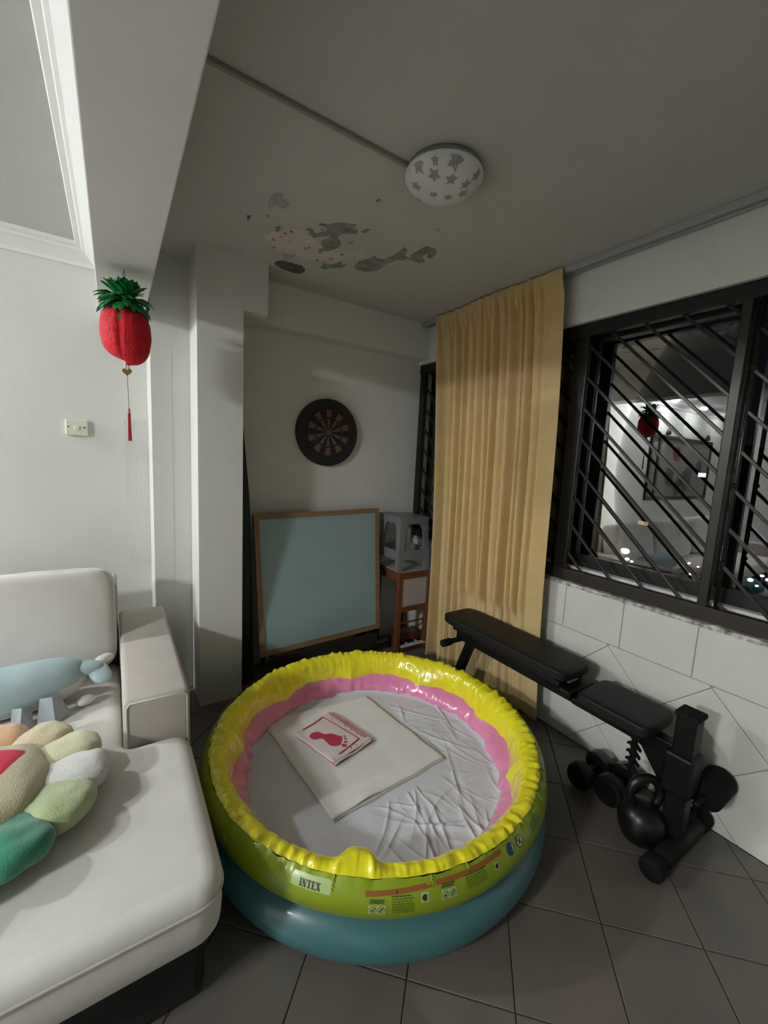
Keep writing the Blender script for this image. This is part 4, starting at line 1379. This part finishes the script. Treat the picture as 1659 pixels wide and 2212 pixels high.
MB().prism([(0.60, 0.20), (0.60, 0.42), (0.86, 0.42), (0.86, 0.375), (0.72, 0.36)], -0.016, 0.016, lambda y, z, x: (BX + x, y, z)).build('brace_plate', MAT['black_metal'], wb)
# notched adjustment ladder
lad = [(0.0, 0.0)]
zz_ = 0.0
P = [(-0.011, 0.0)]
for k in range(5):
    z_ = -0.035 * k
    P += [(-0.011, z_ - .006), (-0.030, z_ - .022), (-0.030, z_ - .030), (-0.016, z_ - .026), (-0.011, z_ - .034)]
P += [(-.011, -.19), (0.011, -.19)]
for k in range(4, -1, -1):
    z_ = -0.035 * k
    P += [(0.011, z_ - .034), (0.019, z_ - .024), (0.030, z_ - .028), (0.030, z_ - .020), (0.011, z_ - .006)]
P += [(0.011, 0.0)]
MB().prism(P, -0.006, 0.006, lambda y, z, x: (BX - 0.03 + x + y * .2, 0.735 + y, 0.40 + z)).build('adjustment_ladder', MAT['black_metal'], wb)
MB().bar((BX, 1.72, 0.41), (BX, 1.86, 0.04), 0.05, 0.05, bev=.005).build('rear_leg', MAT['black_metal'], wb)
MB().tube([(BX - 0.18, 1.865, 0.035), (BX + 0.18, 1.865, 0.035)], 0.032, 16).build('rear_foot', MAT['black_metal'], wb, True)
MB().tube([(BX - 0.15, 1.80, 0.385), (BX + 0.15, 1.80, 0.385)], 0.016, 12).build('rear_bar', MAT['black_metal'], wb, True)
MB().lathe([(0.0, -.035), (.021, -.035), (.023, -.028), (.023, .028), (.021, .035), (0, .035)], (BX - 0.145, 1.80, .385), 14, 'x').build('bar_grip', MAT['black_foam'], wb, True)
MB().tube([(BX - 0.02, 0.505, 0.245), (BX + 0.215, 0.505, 0.245)], 0.012, 12).build('roller_axle', MAT['black_metal'], wb, True)
MB().lathe([(0.0, -.085), (.050, -.085), (.058, -.075), (.058, .075), (.050, .085), (0, .085)], (BX + 0.145, 0.505, .245), 24, 'x').build('foam_roller', MAT['black_foam'], wb, True)
MB().lathe([(0.0, -.03), (.022, -.03), (.026, -.02), (.026, .02), (.018, .03), (0, .03)], (BX + 0.07, 0.55, .13), 16, 'x').build('lock_knob', MAT['black_foam'], wb, True)

# ------------------------------------------------------------------ dumbbells and kettlebell
def dumbbell(x0, x1, y, r_, label):
    t = root('dumbbell', ((x0 + x1) / 2, y, 0.0), label, 'dumbbell', 'dumbbells on the floor by the bench')
    MB().tube([(x0, y, r_), (x1, y, r_)], 0.015, 14).build('handle', MAT['iron'], t, True)
    for x, s in ((x0, -1), (x1, 1)):
        h = MB().lathe([(0.018, -.030), (r_ * .86, -.030), (r_, -.022), (r_, .018), (r_ * .9, .028), (r_ * .72, .030), (r_ * .66, .024), (r_ * .3, .024), (r_ * .25, .029), (0, .029)] if s > 0 else
                       [(0, -.029), (r_ * .25, -.029), (r_ * .3, -.024), (r_ * .66, -.024), (r_ * .72, -.030), (r_ * .9, -.028), (r_, -.018), (r_, .022), (r_ * .86, .030), (.018, .030)], (x, y, r_), 28, 'x')
        autosmooth(h.build('weight_head', MAT['iron'], t), 40)
dumbbell(1.808, 1.968, 0.938, 0.060, 'black dumbbell beside the pool, the farther one from the kettlebell')
dumbbell(1.835, 1.985, 0.815, 0.066, 'black dumbbell lying right beside the kettlebell')
kb = root('kettlebell', (1.818, 0.655, 0.0), 'black kettlebell with raised loop handle beside the bench post', 'kettlebell')
KX, KY = 1.772, 0.655
autosmooth(MB().lathe([(0.0, 0.0), (.052, 0.0), (.067, .012), (.082, .042), (.088, .080), (.082, .118), (.064, .145), (.038, .160), (0, .165)], (KX, KY, 0), 32).build('bell_body', MAT['iron'], kb), 50)
P = []
dk = Vector((0.82, -0.57, 0))
for t in np.linspace(-0.72, PI + 0.72, 26):
    P.append(Vector((KX, KY, 0.203)) + dk * (0.060 * math.cos(t)) + Vector((0, 0, 0.068 * math.sin(t))))
MB().tube(P, 0.0175, 14).build('loop_handle', MAT['iron'], kb, True)

# ------------------------------------------------------------------ easel board
ez = root('easel_board', (1.2, 2.6, 0.0), 'large pale blue board in a pine frame leaning by the alcove wall', 'easel')
A = [Vector((0.750, 2.685, 1.092)), Vector((1.713, 2.685, 1.114)), Vector((1.655, 2.50, 0.222)), Vector((0.748, 2.50, 0.192))]
ex = (A[1] - A[0]).normalized()
ey = (A[3] - A[0]).normalized()
en = ex.cross(ey).normalized()
if en.y > 0: en = -en
def quad_slab(P, off0, off1, nm, m):
    V = [p + en * off0 for p in P] + [p + en * off1 for p in P]
    F = [(0, 1, 2, 3), (7, 6, 5, 4)] + [(i, 4 + i, 4 + (i + 1) % 4, (i + 1) % 4) for i in range(4)]
    o = obj(nm, V, F, m, ez)
    bm = bmesh.new(); bm.from_mesh(o.data); bmesh.ops.recalc_face_normals(bm, faces=bm.faces[:]); bm.to_mesh(o.data); bm.free()
    return o
lerp = lambda p, q_, t: p * (1 - t) + q_ * t
def inner(d):
    c = [None] * 4
    for i in range(4):
        p, a_, b_ = A[i], A[i - 1], A[(i + 1) % 4]
        c[i] = p + (a_ - p).normalized() * d + (b_ - p).normalized() * d
    return c
I1 = inner(0.034)
quad_slab(inner(0.026), -0.006, 0.006, 'board_panel', MAT['board'])
for i, nm in enumerate(('frame_rail', 'frame_stile', 'frame_rail', 'frame_stile')):
    j = (i + 1) % 4
    quad_slab([A[i], A[j], I1[j], I1[i]], -0.014, 0.016, nm, MAT['pine'])
for k, (t) in enumerate((0.10, 0.90)):
    p0 = lerp(A[3], A[2], t) + ey * -0.02
    MB().bar(p0 + en * -0.03 + Vector((0, .0, .02)), Vector((p0.x, p0.y - 0.035, 0.0)), 0.03, 0.02).build('front_leg', MAT['dark_wood'], ez)
    q0 = lerp(A[0], A[1], t)
    MB().bar(Vector((q0.x, 2.715, 1.02)), Vector((q0.x, 2.752, 0.0)), 0.03, 0.02).build('rear_leg', MAT['dark_wood'], ez)
MB().bar(Vector((0.80, 2.475, 0.13)), Vector((1.62, 2.475, 0.15)), 0.10, 0.014, up=(0, 1, 0)).build('tray', MAT['dark_wood'], ez)

tag(MB().tube([(0.68, 2.60, 0.0), (0.68, 2.63, 0.6), (0.695, 2.70, 1.2), (0.682, 2.735, 1.72), (0.68, 2.74, 1.76)], [0.055, 0.052, 0.035, 0.010, 0.004], 14).build('leaning_pole', MAT['dark_green'], None, True),
    'dark green tapered pole leaning between the pillar and the board', 'pole')
tag(MB().superbox((1.705, 2.715, 0.25), (0.11, 0.09, 0.50), n=4, sub=8, noise=.012, nscale=9).build('dark_bundle', MAT['dark_cloth'], None, True),
    'dark bundle standing between the board and the wooden table', 'bundle')

# ------------------------------------------------------------------ small table, stool, toy piano
tb_ = root('small_table', (1.95, 2.6, 0.0), 'small reddish wooden table with cream front panel behind the curtain', 'table')
tx0, tx1, ty0, ty1, tz = 1.775, 2.085, 2.435, 2.765, 0.655
MB().box((tx0 - .008, ty0 - .008, tz - .022), (tx1 + .004, ty1, tz - .004), .004).build('table_top', MAT['red_wood'], tb_)
MB().box((tx0 + .004, ty0 + .004, tz - .005), (tx1 - .004, ty1 - .006, tz), .001).build('top_sheet', MAT['table_top'], tb_)
for x in (tx0, tx1 - .036):
    for y in (ty0, ty1 - .036):
        MB().box((x, y, 0), (x + .036, y + .036, tz - .02), .003).build('leg', MAT['red_wood'], tb_)
MB().box((tx0 + .034, ty0 + .004, tz - .062), (tx1 - .034, ty0 + .022, tz - .02), .002).build('apron', MAT['red_wood'], tb_)
MB().box((tx0 + .004, ty0 + .034, tz - .085), (tx0 + .022, ty1 - .034, tz - .02), .002).build('apron', MAT['red_wood'], tb_)
MB().box((tx0 + .036, ty0 + .008, 0.375), (tx1 - .036, ty0 + .02, tz - .062), .002).build('front_panel', MAT['panel_cream'], tb_)
MB().box((tx0 + .034, ty0 + .002, 0.335), (tx1 - .034, ty0 + .024, 0.375), .002).build('rail', MAT['red_wood'], tb_)
MB().box((tx0 + .034, ty0 + .010, 0.235), (tx1 - .034, ty0 + .022, 0.248), .002).build('stretcher', MAT['red_wood'], tb_)

st = root('plastic_stool', (1.93, 2.60, tz), 'grey plastic stool standing on the small wooden table', 'stool')
sx, sy, sz0, sz1 = 1.905, 2.585, tz, tz + 0.415
MB().superbox((sx, sy, sz1 - .014), (0.27, 0.27, 0.030), n=7, sub=12).build('seat', MAT['stool'], st, True)
def sk(x, y, t): return (sx + x * (0.128 + 0.022 * (1 - t)), sy + y * (0.128 + 0.022 * (1 - t)), sz0 + (sz1 - sz0) * t)
for x in (-1, 1):
    for y in (-1, 1):
        b = MB()
        rings = [(0, .020), (.5, .022), (.78, .028), (.92, .045), (.97, .05)]
        V = []
        for t, w in rings:
            c = Vector(sk(x, y, t))
            V += [c + Vector((0, 0, 0)), c + Vector((-x * w * 2, 0, 0)), c + Vector((-x * w * 2, -y * .012, 0)), c + Vector((-x * .012, -y * .012, 0)), c + Vector((-x * .012, -y * w * 2, 0)), c + Vector((0, -y * w * 2, 0))]
        F = [(r_ * 6 + k, r_ * 6 + (k + 1) % 6, (r_ + 1) * 6 + (k + 1) % 6, (r_ + 1) * 6 + k) for r_ in range(len(rings) - 1) for k in range(6)]
        F += [(0, 1, 2, 3, 4, 5), tuple(len(V) - 6 + k for k in range(6))]
        o = obj('leg', V, F, MAT['stool'], st)
        bm = bmesh.new(); bm.from_mesh(o.data); bmesh.ops.recalc_face_normals(bm, faces=bm.faces[:]); bm.to_mesh(o.data); bm.free()
for a_, b_ in (((-1, -1), (1, -1)), ((1, -1), (1, 1)), ((1, 1), (-1, 1)), ((-1, 1), (-1, -1))):
    p, q_ = Vector(sk(*a_, .93)), Vector(sk(*b_, .93))
    MB().bar(p, q_, 0.010, 0.052).build('skirt', MAT['stool'], st)
    p, q_ = Vector(sk(*a_, .30)), Vector(sk(*b_, .30))
    MB().bar(p, q_, 0.008, 0.075).build('cross_band', MAT['stool'], st)

tp = root('toy_piano', (1.95, 2.5, 0.0), 'dark red toy piano with white keys on the floor under the table', 'toy piano')
MB().box((1.82, 2.44, 0.0), (2.07, 2.60, 0.045), .005).box((1.82, 2.50, .045), (2.07, 2.60, .125), .005).build('case', MAT['toy_red'], tp)
for k in range(10):
    MB().box((1.826 + .024 * k, 2.428, .046), (1.848 + .024 * k, 2.497, .056), .002).build('white_key', MAT['key_white'], tp)
for k in (0, 1, 3, 4, 5, 7, 8):
    MB().box((1.844 + .024 * k, 2.462, .055), (1.856 + .024 * k, 2.497, .064), .002).build('black_key', MAT['black_metal'], tp)

# ------------------------------------------------------------------ picture on the sofa wall (seen in the window's reflection)
pc = root('framed_picture', (-3.05, YS, 1.10), 'large framed flower picture on the sofa wall, reflected in the window', 'picture')
MB().box((-4.08, YS - .012, 1.12), (-2.02, YS - .004, 2.02)).build('picture_sheet', MAT['picture'], pc)
for a_, b_ in (((-4.12, YS - .03, 1.08), (-1.98, YS, 1.13)), ((-4.12, YS - .03, 2.0), (-1.98, YS, 2.05)), ((-4.12, YS - .03, 1.12), (-4.06, YS, 2.02)), ((-2.26, YS - .03, 1.12), (-2.20, YS, 2.02)), ((-2.02, YS - .03, 1.12), (-1.98, YS, 2.02))):
    MB().box(a_, b_, .004).build('frame_bar', MAT['dark_wood'], pc)
for x in (-2.40, -3.82):
    MB().lathe([(0.012, 0), (0.03, .01), (.036, .04), (.026, .075), (.008, .10), (0, .115)], (x, YS - .045, 2.05), 16).build('finial', MAT['dark_wood'], pc, True)
for (x, z, r_, m) in ((-2.85, 1.80, .13, 'picture_flower'), (-2.70, 1.45, .16, 'picture_leaf'), (-3.3, 1.4, .2, 'picture_leaf'), (-3.72, 1.62, .12, 'picture_leaf'), (-3.0, 1.3, .15, 'picture_leaf')):
    MB().prism(ragged([(x + r_ * (1 + .3 * math.cos(3 * t)) * math.cos(t), z + r_ * math.sin(t)) for t in np.linspace(0, 2 * PI, 12)[:-1]], .03, 9, 2), -YS + .012, -YS + .0135, lambda x_, z_, q_: (x_, -q_, z_)).build('painted_shape', MAT[m], pc)

# ------------------------------------------------------------------ the night outside
gr = MB().box((3.5, -60, -22.2), (160, 120, -22)).build('ground_outside', MAT['night'])
tag(gr, kind='structure')
def tower(x, y, w, d, z1, lab):
    t = root('tower_block', (x, y, -22), lab, 'building')
    MB().box((x, y - w / 2, -22), (x + d, y + w / 2, z1)).box((x + d * .3, y - w * .1, z1), (x + d * .6, y + w * .1, z1 + 2)).build('walls', MAT['night_wall'], t)
    return t
def litwin(t, x, y, z, w, h, m='lit_window'):
    MB().box((x - .12, y - w / 2 - .08, z - h / 2 - .08), (x + .02, y + w / 2 + .08, z + h / 2 + .08)).build('window_surround', MAT['night_wall'], t)
    MB().box((x - .16, y - w / 2, z - h / 2), (x - .10, y + w / 2, z + h / 2)).build('lit_window', MAT[m], t)
t1 = tower(60.2, 31.3, 15, 8, 9, 'dark far tower block with a lit window row')
for k in range(5): litwin(t1, 60.2, 33.9 - .55 * k, 4.1 - .0 * k, .42, .42 if k % 2 else .6)
litwin(t1, 60.2, 32.3, -5.5, .7, .25)
litwin(t1, 60.2, 27.0, -5.5, 1.3, .5, 'lit_warm')
t2 = tower(60.2, 44, 9, 8, 12, 'dark far tower block beside the curtain edge')
for y, z in ((41.5, 4.7), (41.3, 1.2), (41.5, -.9)): litwin(t2, 60.2, y, z, .5, .45)
t3 = tower(60.2, 20, 6, 8, 5, 'dark far tower block low in the middle pane')
litwin(t3, 60.2, 21.1, 1.4, .8, .5)
litwin(t3, 60.2, 17.8, -6.9, .4, .35)
lamps = [(58, 27.9, -9.4, 1.1), (57, 27.0, -10.2, .5), (57, 26.4, -10.4, .35), (58, 35.0, -9.4, .25), (58, 30.8, -9.3, .25), (58, 29.3, -9.7, .3), (55, 19.3, -8.7, .28), (55, 18.4, -8.9, .22), (55, 19.0, -9.9, .30),
         (58, 14.5, -9.7, .5), (58, 13.6, -9.0, .35), (58, 13.1, -9.3, .4), (58, 13.9, -10.2, .3), (58, 33.8, -10.6, .3)]
wheres = ['brightest of the court cluster', 'right of the brightest in the court cluster', 'lowest of the court cluster', 'small, by the left post', 'small, left of the court cluster', 'small, just left of the brightest',
          'upper of the small trio in the middle pane', 'right of the small trio in the middle pane', 'lowest of the small trio in the middle pane',
          'left of the cluster in the right pane', 'top of the cluster in the right pane', 'rightmost in the right pane', 'lowest of the cluster in the right pane', 'small and low by the left post']
for (x, y, z, r_), wv in zip(lamps, wheres):
    t = root('street_lamp', (x, y, -22), 'far street lamp outside, ' + wv, 'street lamp', 'street lamps far outside')
    MB().tube([(x, y, -22), (x, y, z)], .08, 6).build('pole', MAT['night_wall'], t)
    MB().superbox((x, y, z), (r_ * 1.0, r_ * 1.0, r_ * 0.7), n=2.2, sub=4).build('lamp_head', MAT['street'], t, True)
